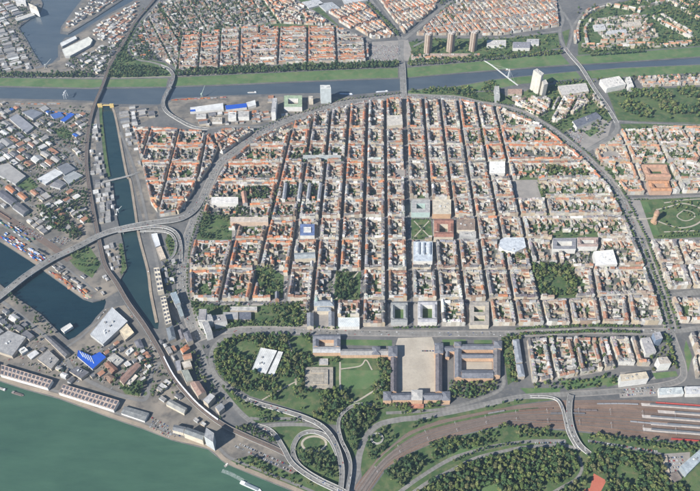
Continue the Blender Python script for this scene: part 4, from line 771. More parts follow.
for lab, px, h, wc, rc, un in (('beige flat office slab beside the station forecourt', [(620, 374.5), (646, 371.5), (649, 378), (621, 381.5)], 28, WHITE, (.52, .46, .36), 3), ('slim beige high rise near the station tram loop', [(657.5, 357.5), (667, 356.5), (671.5, 363), (660, 364)], 34, WHITE, (.42, .38, .33), 2), ('grey flat office slab beside the dark glass office', [(641, 338), (650, 337), (656.5, 351.5), (646, 354)], 20, WHITE, (.36, .35, .35), 1), ('tall dark glass office by the tree lined ring', [(653, 333), (660, 331.5), (663, 338), (656, 340)], 34, (.2, .25, .33), (.34, .34, .36), 1), ('pale station building with blue grey roof', [(658.5, 388), (682, 387), (684, 393.5), (659.5, 395)], 14, WHITE, (.46, .5, .5), 2), ('pale station wing with white frame roof', [(685, 386.5), (706, 386), (708, 393.5), (686.5, 394)], 15, WHITE, (.5, .51, .52), 2),
    ('long grey blue modern slab beside the park wood', [(680.5, 466), (706, 444), (712, 449), (687, 474)], 18, (.3, .34, .36), (.34, .39, .42), 2), ('low beige striped depot in the yard beside the park wood', [(663, 456), (667, 455.5), (670, 474), (666.5, 475)], 6, BEIGE, (.42, .36, .28), 0), ('small brown gabled shed at the depot yard', [(668, 474.5), (677, 471), (682, 478), (673, 483)], 8, BEIGE, (.2, .17, .15), 0)):
    bld('office_building', lab, 'building', px, h, wc, rc, 'flat', units=un)
sheet('depot_yard', [[(660, 454), (690, 452), (690, 470), (672, 486), (664, 476)]], 'paving', .25, ex=True)
sheet('clay_court', [[(593.7, 473.2), (606.5, 480.5), (600, 493), (581, 493), (583, 489.5), (590, 488)]], 'clay', .14, ex=True)

# ------------------------------------------------------------------ row houses by block
HOUSES = []; COURTS = []; PAVE = []; TREES = []; CARS = []; CORE = []; LAST = {}
build_grid()
PAL = {'city': [((.135, .13, .135), 20, 'slate grey'), ((.21, .14, .105), 20, 'brown'), ((.27, .145, .10), 17, 'red brown'), ((.39, .17, .09), 6, 'orange red'), ((.38, .375, .365), 20, 'pale grey'), ((.23, .225, .235), 18, 'mid grey'), ((.60, .59, .565), 11, 'whitish')],
       'red': [((.42, .165, .08), 24, 'orange red'), ((.33, .15, .09), 26, 'red brown'), ((.23, .15, .115), 16, 'brown'), ((.15, .145, .15), 16, 'slate grey'), ((.40, .385, .36), 9, 'pale grey'), ((.52, .26, .13), 7, 'orange')],
       'peach': [((.46, .25, .15), 32, 'orange'), ((.36, .19, .12), 24, 'red brown'), ((.42, .40, .37), 20, 'pale grey'), ((.25, .235, .225), 18, 'mid grey'), ((.58, .56, .52), 6, 'whitish')],
       'east': [((.29, .225, .175), 24, 'brown'), ((.43, .41, .385), 22, 'pale grey'), ((.36, .19, .12), 17, 'red brown'), ((.25, .24, .245), 18, 'mid grey'), ((.58, .565, .53), 11, 'whitish'), ((.15, .145, .15), 8, 'slate grey')]}
WALLS = [((.66, .60, .50), 'cream'), ((.70, .68, .63), 'white'), ((.62, .58, .50), 'cream'), ((.55, .47, .37), 'beige'), ((.60, .50, .36), 'sand'), ((.44, .32, .23), 'tan'), ((.52, .51, .49), 'grey'), ((.64, .52, .42), 'peach')]
def pick(pal):
    r = U(0, sum(w for _, w, _ in pal))
    for c, w, n in pal:
        r -= w
        if r <= 0: f = U(.78, 1.2); return tuple(k * f for k in c), n
    return pal[0][0], pal[0][2]
def add_house(p0, p1, n, d, he, pal, desc, wing_len=0, style=None):
    c = ((p0[0] + p1[0]) / 2 + n[0] * d / 2, (p0[1] + p1[1]) / 2 + n[1] * d / 2)
    q = [p0, p1, (p1[0] + n[0] * d, p1[1] + n[1] * d), (p0[0] + n[0] * d, p0[1] + n[1] * d)]
    if blocked(*c) or any(blocked(*lerp(k, c, .12)) for k in q): return False
    a, b = P(*c)
    if not (-45 < a < 745 and -40 < b < 530): return False
    rc, rn = pick(PAL[pal]); wc, wn = random.choice(WALLS[:5] if rnd() < .85 else WALLS); f = U(.7, 1.1); wc = tuple(k * f for k in wc)
    st = style or ('flat' if rn in ('pale grey', 'whitish', 'mid grey') and rnd() < .62 else ('mansard' if rnd() < .3 else 'gable'))
    if LAST.get('pal') == pal and rnd() < .48 and dist(LAST['c'], c) < 30: rc, rn, st = tuple(k * U(.95, 1.05) for k in LAST['rc']), LAST['rn'], LAST['st']
    LAST.update(pal=pal, c=c, rc=rc, rn=rn, st=st)
    h = dict(p0=p0, p1=p1, n=n, d=d, he=he * U(.8, 1.12), rise=U(3.6, 5.6), st=st, rc=rc, rn=rn, wc=wc, wn=wn, desc=desc, c=c, wings=[], dorm=rnd() < .6)
    l = dist(p0, p1)
    if wing_len > 6 and rnd() < .85:
        wl = U(.45, 1.0) * wing_len; ww = U(4.5, 8); u = (p1[0] - p0[0]) / l, (p1[1] - p0[1]) / l
        s = 0 if rnd() < .5 else max(0, l - ww)
        a = (p0[0] + u[0] * s + n[0] * d, p0[1] + u[1] * s + n[1] * d); b2 = (a[0] + u[0] * min(ww, l), a[1] + u[1] * min(ww, l))
        h['wings'].append((a, b2, wl, U(4, h['he'] * .85), random.choice([(.36, .35, .33), (.26, .25, .245), (.15, .145, .145), (.40, .19, .11), (.5, .48, .45), (.24, .155, .115), (.30, .16, .11)])))
        if l > 13 and rnd() < .6:                                         # second wing on the other party wall
            s3 = max(0, l - 5.5) if s == 0 else 0; a = (p0[0] + u[0] * s3 + n[0] * d, p0[1] + u[1] * s3 + n[1] * d); b2 = (a[0] + u[0] * 5, a[1] + u[1] * 5)
            h['wings'].append((a, b2, wl * U(.3, .8), U(4, h['he'] * .7), random.choice([(.3, .29, .28), (.17, .165, .165), (.38, .19, .11), (.5, .48, .45), (.24, .16, .12)])))
        elif rnd() < .35 and l > 12:                                        # low shed in the yard
            s2 = max(0, l - 5) if s == 0 else 0; a = (p0[0] + u[0] * s2 + n[0] * (d + wl * .6), p0[1] + u[1] * s2 + n[1] * (d + wl * .6)); b2 = (a[0] + u[0] * 5, a[1] + u[1] * 5)
            h['wings'].append((a, b2, U(4, 8), U(3, 5), random.choice([(.45, .43, .4), (.25, .24, .24), (.35, .2, .14)])))
    HOUSES.append(h); return True
def fill_block(poly, pal='city', he=18, desc='', depth=11.5, wmin=8, wmax=17, green=.35, wings=True, tree=1.0, pave=True, gap=0.0):
    poly = ccw(poly)
    if len(poly) < 3 or area(poly) < 250: return
    n = len(poly); L = [dist(poly[i], poly[(i + 1) % n]) for i in range(n)]
    per = sum(L); inr = 2 * area(poly) / per
    c = cen(poly); a = P(*c)
    if not (-50 < a[0] < 750 and -45 < a[1] < 540): return
    if pave: PAVE.append(inset(poly, -2.0))
    if inr < depth * .95:                                                  # narrow block: one bar of houses
        i = max(range(n), key=lambda k: L[k]); p, q = poly[i], poly[(i + 1) % n]; nn = (-(q[1] - p[1]) / L[i], (q[0] - p[0]) / L[i])
        dd = min(depth + 2, inr * 1.25); t = 0
        while t < L[i] - 6:
            w = U(wmin, wmax); e = min(t + w, L[i])
            if L[i] - e < 6: e = L[i]
            add_house(lerp(p, q, t / L[i]), lerp(p, q, e / L[i]), nn, dd, he, pal, desc); t = e
        return
    inner = inset_ok(poly, depth + .5); ia = area(inner) if inner else 0
    wl = max(0, min(inr - depth - 1, 20)) if wings else 0
    for i in range(n):
        p, q = poly[i], poly[(i + 1) % n]; l = L[i]
        if l < 8: continue
        nn = (-(q[1] - p[1]) / l, (q[0] - p[0]) / l); end = l - depth * .98; t = 0
        while t < end - 5:
            w = U(wmin, wmax); e = min(t + w, end)
            if end - e < 6: e = end
            if rnd() >= gap: add_house(lerp(p, q, t / l), lerp(p, q, e / l), nn, depth * U(.9, 1.04), he, pal, desc, wl)
            t = e
    core = inset_ok(poly, depth + 15) if wings else []
    if core and area(core) > 500:                                          # rear buildings filling the middle of a large block
        i = max(range(n), key=lambda k: L[k]); p, q = poly[i], poly[(i + 1) % n]; ux, uy = (q[0] - p[0]) / L[i], (q[1] - p[1]) / L[i]
        for _ in range(int(area(core) / 260)):
            x = U(min(k[0] for k in core), max(k[0] for k in core)); y = U(min(k[1] for k in core), max(k[1] for k in core))
            if pip(x, y, core) and not any(dist((x, y), k) < 13 for k in CORE[-60:]):
                CORE.append((x, y)); l2, d2 = U(8, 19), U(7, 11); sw_ = rnd() < .5; vx, vy = (ux, uy) if sw_ else (-uy, ux)
                add_house((x - vx * l2 / 2 + vy * d2 / 2, y - vy * l2 / 2 - vx * d2 / 2), (x + vx * l2 / 2 + vy * d2 / 2, y + vy * l2 / 2 - vx * d2 / 2), (-vy, vx), d2, U(5, 15), pal, desc)
    if ia > 120:
        COURTS.append((inner, rnd() < green))
        for k in range(int(ia / 330 * tree * U(.4, 1.6))):
            for _ in range(6):
                x = U(min(p[0] for p in inner), max(p[0] for p in inner)); y = U(min(p[1] for p in inner), max(p[1] for p in inner))
                if pip(x, y, inner) and not blocked(x, y, False): TREES.append((x, y, U(2.6, 4.6), 'court')); break
COLS = [((294, 123), (262, 255)), ((313, 118), (286, 300)), ((331, 112), (310, 325)), ((349.5, 105), (335, 325)), ((367.5, 103), (361, 325)), ((385, 102), (387, 325)), ((404, 100), (411, 325)), ((423, 103), (440, 325)), ((439, 100), (467, 325)), ((457, 102), (491, 325)), ((475, 102), (517, 325)), ((493, 105), (545, 325)), ((524, 105), (571, 325)), ((560, 105), (601, 325)), ((590, 105), (630, 325)), ((640, 105), (680, 325))]
COLS = [((130, 105), (150, 325)), ((262, 123), (215, 325))] + COLS
CI = {'W8': 0, 'W7': 1, 'W6': 2, 'A': 8, 'E5': 13, 'E6': 14, 'E7': 15, 'E8': 16, 'X': 17}
ROWS = [[99, 96, 97, 97], [131.5, 131.5, 131.5, 129], [147.5, 147.5, 147.5, 146], [165.5, 164.3, 164, 163], [184.5, 183.4, 183, 181], [206, 201.5, 201, 199.5], [223.5, 219, 218.5, 217], [242.5, 242.5, 242, 240], [272, 272.8, 272.5, 268.5], [302.5, 302.5, 302.5, 298], [329.5, 329.5, 329.5, 328]]
def rowy(j, x): return float(np.interp(x, [230, 400, 550, 620], ROWS[j]))
def colx(i, y): (x0, y0), (x1, y1) = COLS[i]; return x0 + (x1 - x0) * (y - y0) / (y1 - y0)
def node(i, j):
    x = colx(i, 200)
    for _ in range(6): y = rowy(j, x); x = colx(i, y)
    return G(x, y)
RINGP = inset(GP([(192, 332), (186, 300), (185, 262), (204, 200), (222, 165.5), (257, 137.5), (314, 114), (366, 102.5), (404, 98.5), (458, 100.5), (502, 109.5), (542, 126), (583, 158), (611, 187), (630, 224), (646, 262), (663, 311), (668, 329)]), 17)
ORD = ['first', 'second', 'third', 'fourth', 'fifth', 'sixth', 'seventh', 'eighth', 'ninth', 'tenth']
def colname(i):
    return f'{ORD[CI["A"] - i - 1]} block towards canal' if i < CI['A'] else f'{ORD[i - CI["A"]]} block towards water tower'
def rowname(j): return f'{ORD[9 - j]} boulevard row'
STRW = {CI['A']: 22}
def cell(i0, i1, j0, j1, **k):
    q = [node(i0, j1), node(i1, j1), node(i1, j0), node(i0, j0)]
    q = inset(q, [(17 if j1 == 6 else 12) / 2, STRW.get(i1, 13) / 2, (17 if j0 == 6 else 12) / 2, STRW.get(i0, 13) / 2])
    q = clip(q, RINGP)
    if len(q) >= 3: fill_block(q, desc=f'{colname(i0)}, {rowname(j0)}', **k)
for j in range(10):
    i = 0
    while i < 17:
        w = 1
        if i == 0 and j < 6: w = 2                                        # long blocks towards the ring in the west
        if i == CI['E5'] and j <= 6: w = 4                                # and in the east
        elif i >= CI['E6'] and j in (6, 7): w = 17 - i if i == CI['E6'] else 1
        elif i == CI['E7'] and j == 8: w = 2
        if i == CI['E5'] and j == 5: w = 1
        if i == CI['E6'] and j == 5: w = 3
        west = i < 3
        cell(i, min(i + w, 17), j, j + 1, pal='red' if (west or (j < 4 and rnd() < .35)) else ('east' if i >= CI['E5'] else 'city'), he=17 if west else 20)
        i += w
def district(px, axis, su, sv, sw=11, **k):
    poly = ccw(GP(px)); a, b = G(*axis[0]), G(*axis[1]); l = dist(a, b); ux, uy = (b[0] - a[0]) / l, (b[1] - a[1]) / l; vx, vy = -uy, ux
    us = [(p[0] - a[0]) * ux + (p[1] - a[1]) * uy for p in poly]; vs_ = [(p[0] - a[0]) * vx + (p[1] - a[1]) * vy for p in poly]
    i = math.floor(min(us) / su)
    while i * su < max(us):
        j = math.floor(min(vs_) / sv)
        while j * sv < max(vs_):
            q = [(a[0] + ux * s + vx * t, a[1] + uy * s + vy * t) for s, t in ((i * su, j * sv), ((i + 1) * su, j * sv), ((i + 1) * su, (j + 1) * sv), (i * su, (j + 1) * sv))]
            q = clip(q, poly)
            if len(q) >= 3 and area(ccw(q)) > 500:
                q = inset_ok(q, sw / 2)
                if len(q) >= 3 and area(q) > 200: fill_block(q, **(dict(k, pal='city') if k.get('pal') == 'red' and rnd() < .3 else k))
            j += 1
        i += 1
district([(133, 129), (206, 132), (222, 152), (212, 167), (200, 197), (192, 213), (160, 218), (150, 205)], [(140, 166), (210, 165)], 118, 112, pal='red', he=16, desc='quarter between the canal and the curved ring road', depth=11)
district([(250, 40), (274, 29), (345, 28), (370, 41), (370, 62), (246, 66)], [(307.5, 66), (307.5, 30)], 64, 138, pal='red', he=15, desc='quarter beyond the river', depth=11, tree=1.8)
district([(178, 34), (272, 26), (247, 67), (178, 73)], [(200, 50), (260, 47)], 95, 58, pal='red', he=13, desc='quarter beyond the river', depth=10, green=.6, gap=.12)
for q in ([(158, 4), (250, -14), (278, 24), (180, 33)], [(142, 24), (158, 5), (180, 33), (178, 72), (150, 50)]): district(q, [(160, 40), (250, 22)], 78, 52, pal='city', he=11, desc='suburb beyond the river', depth=10, green=.8, gap=.3, tree=1.6)
district([(252, -14), (294, -6), (320, 16), (338, 27), (280, 24)], [(260, 0), (300, 14)], 90, 50, pal='red', he=12, desc='suburb beyond the river', depth=10, green=.8, gap=.2, tree=1.6)
district([(326, 12), (362, 2), (396, 37), (372, 40), (345, 27)], [(350, 5), (380, 22)], 110, 50, pal='red', he=14, desc='quarter beyond the river', depth=10, green=.5, tree=1.8)
district([(404, 35), (378, 0), (375, -12), (446, -12), (436, 10)], [(399, 2), (420, 18)], 120, 46, pal='red', he=14, desc='quarter beyond the river', depth=10, green=.6)
district([(414, 36), (440, 14), (470, -8), (555, -12), (560, 27), (500, 36), (440, 36)], [(475, 4), (503, 35)], 105, 52, pal='red', he=15, desc='quarter beyond the river', depth=10.5, green=.4)
def slab_row(px, pal, he, d=12, seg=(22, 42), gap=.12, desc='estate beyond the river'):
    p = smooth(GP(px), 4); t = along(p, 3); i = 0
    while i < len(t) - 4:
        k = min(i + int(U(*seg) / 3), len(t) - 1); a, b = t[i][:2], t[k][:2]; l = dist(a, b)
        if l > 6 and rnd() > gap: add_house(a, b, (-(b[1] - a[1]) / l, (b[0] - a[0]) / l), d, he, pal, desc)
        i = k + (1 if rnd() < .6 else 4)
for q in ([(690, 43), (640, 45), (600, 46), (581, 46.5)], [(579, 42), (578.5, 30), (583, 20), (594, 12), (606, 8)], [(588, 44), (586, 30), (592, 21)], [(606, 6), (622, 9), (640, 13)], [(652, 18), (668, 26), (692, 41)], [(690, 38), (660, 22)], [(648, 40), (625, 42), (598, 42)], [(596, 5), (620, 1), (640, 4)], [(686, 45), (640, 47), (600, 48.5), (582, 49)], [(576.5, 44), (576, 30), (580, 20), (590, 11)], [(660, 16), (676, 26), (698, 40)], [(640, 10), (662, 4), (690, -2)], [(650, 26), (640, 34), (622, 38)], [(700, 20), (680, 8), (664, -2)]): slab_row(q, 'peach', 15)
district([(592, 20), (645, 14), (660, 38), (600, 40)], [(600, 36), (650, 30)], 60, 48, pal='east', he=9, desc='estate beyond the river', depth=11, green=.9, gap=.55, tree=2, wings=False)
district([(600, 0), (640, -12), (790, -12), (790, 30), (700, 36), (650, 4)], [(650, 5), (700, 40)], 110, 80, pal='peach', he=11, desc='estate beyond the river', depth=10, green=1, gap=.5, tree=3, wings=False)
district([(504, 99), (553, 99), (546, 121), (524, 111)], [(516, 103), (545, 119)], 140, 62, pal='east', he=18, desc='wedge between ring and river', depth=11)
district([(555, 99), (584, 96), (592, 107), (570, 118), (557, 127), (549, 121)], [(549, 122), (562, 98)], 95, 60, pal='east', he=16, desc='wedge between ring and river', depth=11, green=.6)
district([(588, 96), (599, 94), (609, 110), (597, 108)], [(588, 96), (598, 108)], 70, 40, pal='east', he=16, desc='wedge between ring and river', depth=10, green=.6)
district([(588, 147), (610, 136), (620, 129), (790, 127), (790, 191), (644, 196), (626, 196), (600, 168)], [(617.7, 130.6), (645, 194)], 112, 134, sw=14, pal='peach', he=17, desc='quarter behind the congress hall', depth=11.5, green=.9, tree=2.2, gap=.1)
district([(648, 241), (790, 238), (790, 286), (666, 291)], [(648, 241), (664, 290)], 122, 92, sw=13, pal='east', he=20, desc='block beside the ring opposite the old town', depth=13)
district([(668, 300), (790, 291), (790, 320), (676, 326)], [(668, 299), (678, 327)], 105, 98, sw=13, pal='east', he=20, desc='block beside the ring opposite the old town', depth=13)
district([(686, 335), (790, 325), (790, 384), (694, 380)], [(686, 334), (697, 366)], 90, 75, sw=13, pal='east', he=19, desc='block beside the ring opposite the old town', depth=12)
district([(525, 340), (606, 338), (616, 370), (560, 381), (531, 386)], [(546, 338), (554, 380)], 170, 74, sw=11, pal='city', he=17, desc='block between the boulevard and the railway', depth=11, green=.7, gap=.12, tree=1.5)
district([(607, 338), (642, 337), (652, 370), (618, 371)], [(607, 338), (616, 372)], 105, 62, sw=11, pal='east', he=18, desc='block between the boulevard and the railway', depth=12)
district([(634, 78), (790, 72), (790, 82), (638, 88)], [(640, 84), (700, 81)], 90, 50, pal='peach', he=13, desc='river bank beside the park', depth=10, gap=.3, wings=False)
district([(410, 56), (480, 53), (480, 58), (410, 62)], [(410, 59), (480, 55)], 60, 40, pal='peach', he=12, desc='river bank beneath the tower trio', depth=10, gap=.3, wings=False)
district([(211, 131), (262, 129.5), (238, 147), (222, 158)], [(212, 150), (240, 131)], 90, 60, pal='red', he=16, desc='wedge inside the ring link', depth=10.5)
# house meshes
def emit_house(W, Rf, h):
    p0, p1, n, d, he, rise, rc, wc = h['p0'], h['p1'], h['n'], h['d'], h['he'], h['rise'], h['rc'], h['wc']
    l = dist(p0, p1); u = ((p1[0] - p0[0]) / l, (p1[1] - p0[1]) / l)
    X = lambda s, t, z: (p0[0] + u[0] * s + n[0] * t, p0[1] + u[1] * s + n[1] * t, z)
    top = he
    W.wallq(p0, p1, 0, he, wc); W.wallq(X(l, d, 0)[:2], X(0, d, 0)[:2], 0, he, wc)
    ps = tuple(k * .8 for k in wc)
    if h['st'] == 'flat':
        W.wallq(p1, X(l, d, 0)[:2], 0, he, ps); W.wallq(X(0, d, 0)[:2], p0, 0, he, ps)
        Rf.face([X(0, 0, he - .5), X(l, 0, he - .5), X(l, d, he - .5), X(0, d, he - .5)], rc)
        k = U(.3, .6); s = U(.1, .4) * l
        if l > 9: Rf.prism([X(s, d * .3, 0)[:2], X(s + l * .35, d * .3, 0)[:2], X(s + l * .35, d * .7, 0)[:2], X(s, d * .7, 0)[:2]], he - .5, he + U(1.5, 3), tuple(x * .9 for x in wc), top=tuple(x * U(.7, 1.2) for x in rc))
    elif h['st'] == 'gable':
        r = he + rise; m = d * .5
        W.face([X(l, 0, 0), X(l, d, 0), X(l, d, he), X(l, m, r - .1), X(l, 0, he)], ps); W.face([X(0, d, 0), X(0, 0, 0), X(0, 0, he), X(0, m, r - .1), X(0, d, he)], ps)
        Rf.face([X(0, -.4, he - .2), X(l, -.4, he - .2), X(l, m, r), X(0, m, r)], rc); Rf.face([X(l, d + .4, he - .2), X(0, d + .4, he - .2), X(0, m, r), X(l, m, r)], rc)
        if h['dorm']:
            k = max(1, int(l / 5)); f = .34
            for i in range(k):
                s = (i + .5) * l / k; z = he + rise * (f / .5) ; t0 = d * .16; zb = he + rise * .3
                A = [X(s - .8, t0, zb), X(s + .8, t0, zb), X(s + .8, t0, z + .2), X(s - .8, t0, z + .2)]
                Rf.face(A, (.5, .48, .45)); Rf.face([A[3], A[2], X(s + .8, d * .36, z + .2), X(s - .8, d * .36, z + .2)], tuple(x * .8 for x in rc))
                Rf.face([A[1], X(s + .8, d * .36, z + .2), A[2]], rc); Rf.face([A[0], A[3], X(s - .8, d * .36, z + .2)], rc)
        top = r
    else:
        a = 2.0; z1 = he + rise * .75; r = z1 + 1.1; m = d * .5
        for s, sg in ((0, 1), (l, -1)):
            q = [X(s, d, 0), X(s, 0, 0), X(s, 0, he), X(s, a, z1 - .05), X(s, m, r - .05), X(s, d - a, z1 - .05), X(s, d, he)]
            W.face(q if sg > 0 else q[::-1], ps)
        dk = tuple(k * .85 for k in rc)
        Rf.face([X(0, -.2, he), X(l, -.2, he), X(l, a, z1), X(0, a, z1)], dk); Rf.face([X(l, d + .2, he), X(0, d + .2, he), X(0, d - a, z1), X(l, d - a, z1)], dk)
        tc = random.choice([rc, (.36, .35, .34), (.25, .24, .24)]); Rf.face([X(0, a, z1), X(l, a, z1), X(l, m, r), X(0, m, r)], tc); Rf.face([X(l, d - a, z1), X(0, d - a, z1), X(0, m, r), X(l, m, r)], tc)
        top = r
    if rnd() < .7:
        s = U(.1, .9) * l; Rf.box(*X(s, d * .5, 0)[:2], he, .8, 1.6, top - he + 1.3, math.atan2(u[1], u[0]), (.33, .22, .17))
    for a, b, wl, wh, wr in h['wings']:
        lw = dist(a, b)
        if lw < 2: continue
        q = [a, b, (b[0] + n[0] * wl, b[1] + n[1] * wl), (a[0] + n[0] * wl, a[1] + n[1] * wl)]
        W.wallq(b, q[2], 0, wh, wc); W.wallq(q[2], q[3], 0, wh, wc, z2=None); W.wallq(q[3], a, 0, wh, wc)
        Rf.face([(q[0][0], q[0][1], wh + .02), (q[1][0], q[1][1], wh + .02), (q[2][0], q[2][1], wh + .02), (q[3][0], q[3][1], wh + .02)], wr)
for h in HOUSES: h['k'] = (0 if inview(*h['c'], 0) else 1, h['c'][1] ** 2 + h['c'][0] ** 2)
HOUSES.sort(key=lambda h: h['k'])
STN = {'flat': 'flat', 'gable': 'gabled', 'mansard': 'mansard'}
for h in HOUSES[:300]:
    o = (h['c'][0], h['c'][1], 0); W = MB(); Rf = MB(); emit_house(W, Rf, h)
    e = empty('row_house', *o); W.build('wall', M['wall'], e, o); Rf.build('roof', M['roof'], e, o)
    tag(e, f"{h['wn']} house, {h['rn']} {STN[h['st']]} roof, {h['desc']}", 'house', 'row houses nearest the palace and the railway')
W = MB(); Rf = MB()
for h in HOUSES[300:]: emit_house(W, Rf, h)
for k in range(len(Rf.m)): Rf.m[k] = 1
off = len(W.v); W.v += Rf.v; W.f += [tuple(i + off for i in f) for f in Rf.f]; W.c += Rf.c; W.m += Rf.m; W.uv += Rf.uv
o = W.build('row_houses', [M['wall'], M['roof']]); o['kind'] = 'stuff'; tag(o, 'dense mass of further row houses filling the city blocks', 'houses')
print('houses', len(HOUSES), 'tris~', sum(len(f) - 2 for f in W.f))
b = MB()
for p in PAVE: b.prism(p, 0, .14, (1, 1, 1))
struct(b.build('pavement', M['paving']))
b = MB(); b2 = MB()
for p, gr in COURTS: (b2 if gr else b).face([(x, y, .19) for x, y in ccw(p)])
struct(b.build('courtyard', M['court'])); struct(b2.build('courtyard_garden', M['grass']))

# ------------------------------------------------------------------ generated sheds in the yards
SHEDS = []
def sheds(px, axis, su, sv, dens, desc, cols, hr=(5, 11), fill=(.5, .92)):
    poly = ccw(GP(px)); a, b = G(*axis[0]), G(*axis[1]); l = dist(a, b); ux, uy = (b[0] - a[0]) / l, (b[1] - a[1]) / l; vx, vy = -uy, ux; rz = math.atan2(uy, ux)
    us = [(p[0] - a[0]) * ux + (p[1] - a[1]) * uy for p in poly]; vv = [(p[0] - a[0]) * vx + (p[1] - a[1]) * vy for p in poly]
    s = min(us)
    while s < max(us):
        t = min(vv) + U(0, sv * .5); s2 = su * U(.7, 1.5)
        while t < max(vv):
            sw = sv * U(.65, 1.5)
            if rnd() < dens:
                lx, ly = s2 * U(*fill), sw * U(*fill); x = a[0] + ux * (s + s2 / 2) + vx * (t + sw / 2); y = a[1] + uy * (s + s2 / 2) + vy * (t + sw / 2)
                q = rect(x, y, lx, ly, rz + U(-.03, .03))
                if pip(x, y, poly) and not blocked(x, y) and not any(blocked(*k) for k in q) and -12 < P(x, y)[0] < 712 and P(x, y)[1] > -12:
                    (c, cn), h = random.choice(cols), U(*hr); f = U(.8, 1.15); c = tuple(k * f for k in c); st = 'gable' if rnd() < .45 else 'flat'
                    SHEDS.append(dict(q=q, h=h, c=c, st=st, rise=min(lx, ly) * .16, lab=f'{cn} {"gabled" if st == "gable" else "flat"} roofed building in the {desc}', grp=f'buildings in the {desc}', w=random.choice([WHITE, BEIGE, GREYW, CREAM]), m='sheet' if max(lx, ly) > 34 and rnd() < .4 else 'roof', k=(lx * ly) * max(P(x, y)[1], 1) ** .5 * (1 if inview(x, y, 0) else .01)))
                    excl_poly(q)
            t += sw
        s += s2
GRY, DRK, WHT, RDB, BLU, ORG = ((.32, .31, .30), 'grey'), ((.15, .15, .16), 'dark'), ((.52, .515, .50), 'white'), ((.32, .17, .11), 'red brown'), ((.03, .10, .36), 'blue'), ((.45, .19, .09), 'orange')
sheds([(-20, 116), (0, 104), (92, 110), (86, 140), (82, 160), (20, 122)], [(45, 134), (70, 151)], 36, 22, .9, 'northern freight yard near the river', [GRY, GRY, WHT, DRK, DRK, RDB, BLU])
sheds([(-20, 118), (8, 116), (44, 137), (80, 168), (84, 180), (44, 205), (-20, 165)], [(45, 134), (70, 151)], 46, 26, .9, 'freight yard between the rail viaduct and the harbour', [GRY, GRY, DRK, WHT, DRK, GRY, RDB])
sheds([(42, 204), (84, 182), (90, 225), (92, 232), (62, 230), (46, 214)], [(45, 205), (84, 182)], 30, 24, .4, 'overgrown works yard by the rail viaduct', [RDB, GRY, DRK, GRY, WHT])
sheds([(-20, 160), (40, 205), (60, 230), (40, 238), (-20, 200)], [(0, 200), (40, 228)], 32, 18, .85, 'orange roofed yard behind the container quay', [ORG, GRY, DRK, DRK, GRY, WHT])
sheds([(92, 122), (100, 122), (112, 184), (116, 222), (98, 228), (89, 180), (88, 150)], [(92, 140), (98, 215)], 24, 20, .85, 'strip between the rail viaduct and the canal', [WHT, WHT, GRY, GRY, DRK])
sheds([(122, 126), (132, 128), (150, 205), (157, 217), (146, 218), (134, 176)], [(130, 140), (148, 205)], 28, 22, .9, 'strip along the canal quay', [GRY, GRY, WHT, ORG, DRK])
sheds([(118, 108), (158, 108), (158, 114), (132, 128), (122, 124)], [(120, 118), (158, 112)], 32, 24, .7, 'corner between canal and river', [GRY, WHT, DRK])
sheds([(-20, -10), (28, -10), (40, 10), (20, 24), (-20, 34)], [(0, 20), (40, 8)], 42, 24, .9, 'northern dock quarter', [WHT, GRY, RDB, GRY, DRK])
sheds([(-20, 34), (18, 28), (28, 52), (42, 70), (-20, 74)], [(0, 44), (26, 38)], 38, 24, .9, 'northern dock quarter', [WHT, GRY, GRY, DRK])
sheds([(92, 36), (96, 26), (138, 2), (134, 20), (118, 46)], [(90, 34), (130, 10)], 28, 19, .85, 'dockside works by the rail viaduct', [RDB, RDB, GRY, WHT])
sheds([(64, 30), (66, 25), (84, 6), (112, -12), (150, -16), (114, 2), (92, 16)], [(66, 28), (110, 0)], 26, 16, .7, 'scrap peninsula in the northern harbour', [RDB, GRY, DRK])
sheds([(70, 58), (92, 48), (118, 46), (102, 74), (64, 70)], [(70, 66), (100, 50)], 30, 22, .6, 'works beside the cream dock hall', [GRY, WHT, DRK])
sheds([(176, 112), (250, 112), (300, 110), (286, 118), (262, 122), (205, 127)], [(250, 118), (290, 112)], 34, 22, .8, 'river front depots', [GRY, WHT, RDB, ORG, DRK])
sheds([(128, 30), (142, 24), (150, 48), (160, 62), (140, 60), (122, 52)], [(130, 50), (150, 46)], 22, 16, .5, 'allotments beside the northern rail curve', [RDB, GRY, WHT, ORG], (5, 9))
sheds([(205, 113), (266, 112), (262, 123), (205, 127)], [(210, 122), (260, 117)], 20, 14, .7, 'river front depots', [GRY, WHT, RDB, ORG, DRK])
sheds([(255, 99), (270, 97), (345, 97), (340, 102), (305, 111), (255, 111)], [(250, 105), (340, 100)], 34, 24, .5, 'river front depots', [GRY, WHT, RDB])
sheds([(-20, 305), (0, 300), (34, 326), (34, 350), (-20, 352)], [(0, 312), (30, 334)], 38, 24, .9, 'harbour yard behind the skylight warehouses', [GRY, WHT, DRK, DRK])
sheds([(30, 345), (60, 352), (92, 372), (110, 388), (112, 394), (60, 378), (30, 368)], [(40, 360), (90, 382)], 24, 15, .8, 'lane behind the skylight warehouses', [GRY, WHT, DRK])
sheds([(100, 345), (130, 344), (150, 356), (150, 392), (110, 388), (88, 376)], [(100, 360), (130, 340)], 22, 15, .85, 'workshop yard near the quay roundabout', [GRY, RDB, WHT, DRK])
sheds([(150, 380), (172, 380), (196, 408), (222, 430), (206, 430), (160, 404)], [(150, 390), (190, 415)], 26, 16, .6, 'strip between rail viaduct and river quay', [GRY, DRK, WHT])
sheds([(50, 268), (70, 262), (99, 290), (92, 297), (82, 292)], [(50, 270), (90, 296)], 20, 11, .5, 'harbour tongue beside the dark basin', [DRK, DRK, ORG, GRY], (4, 8))
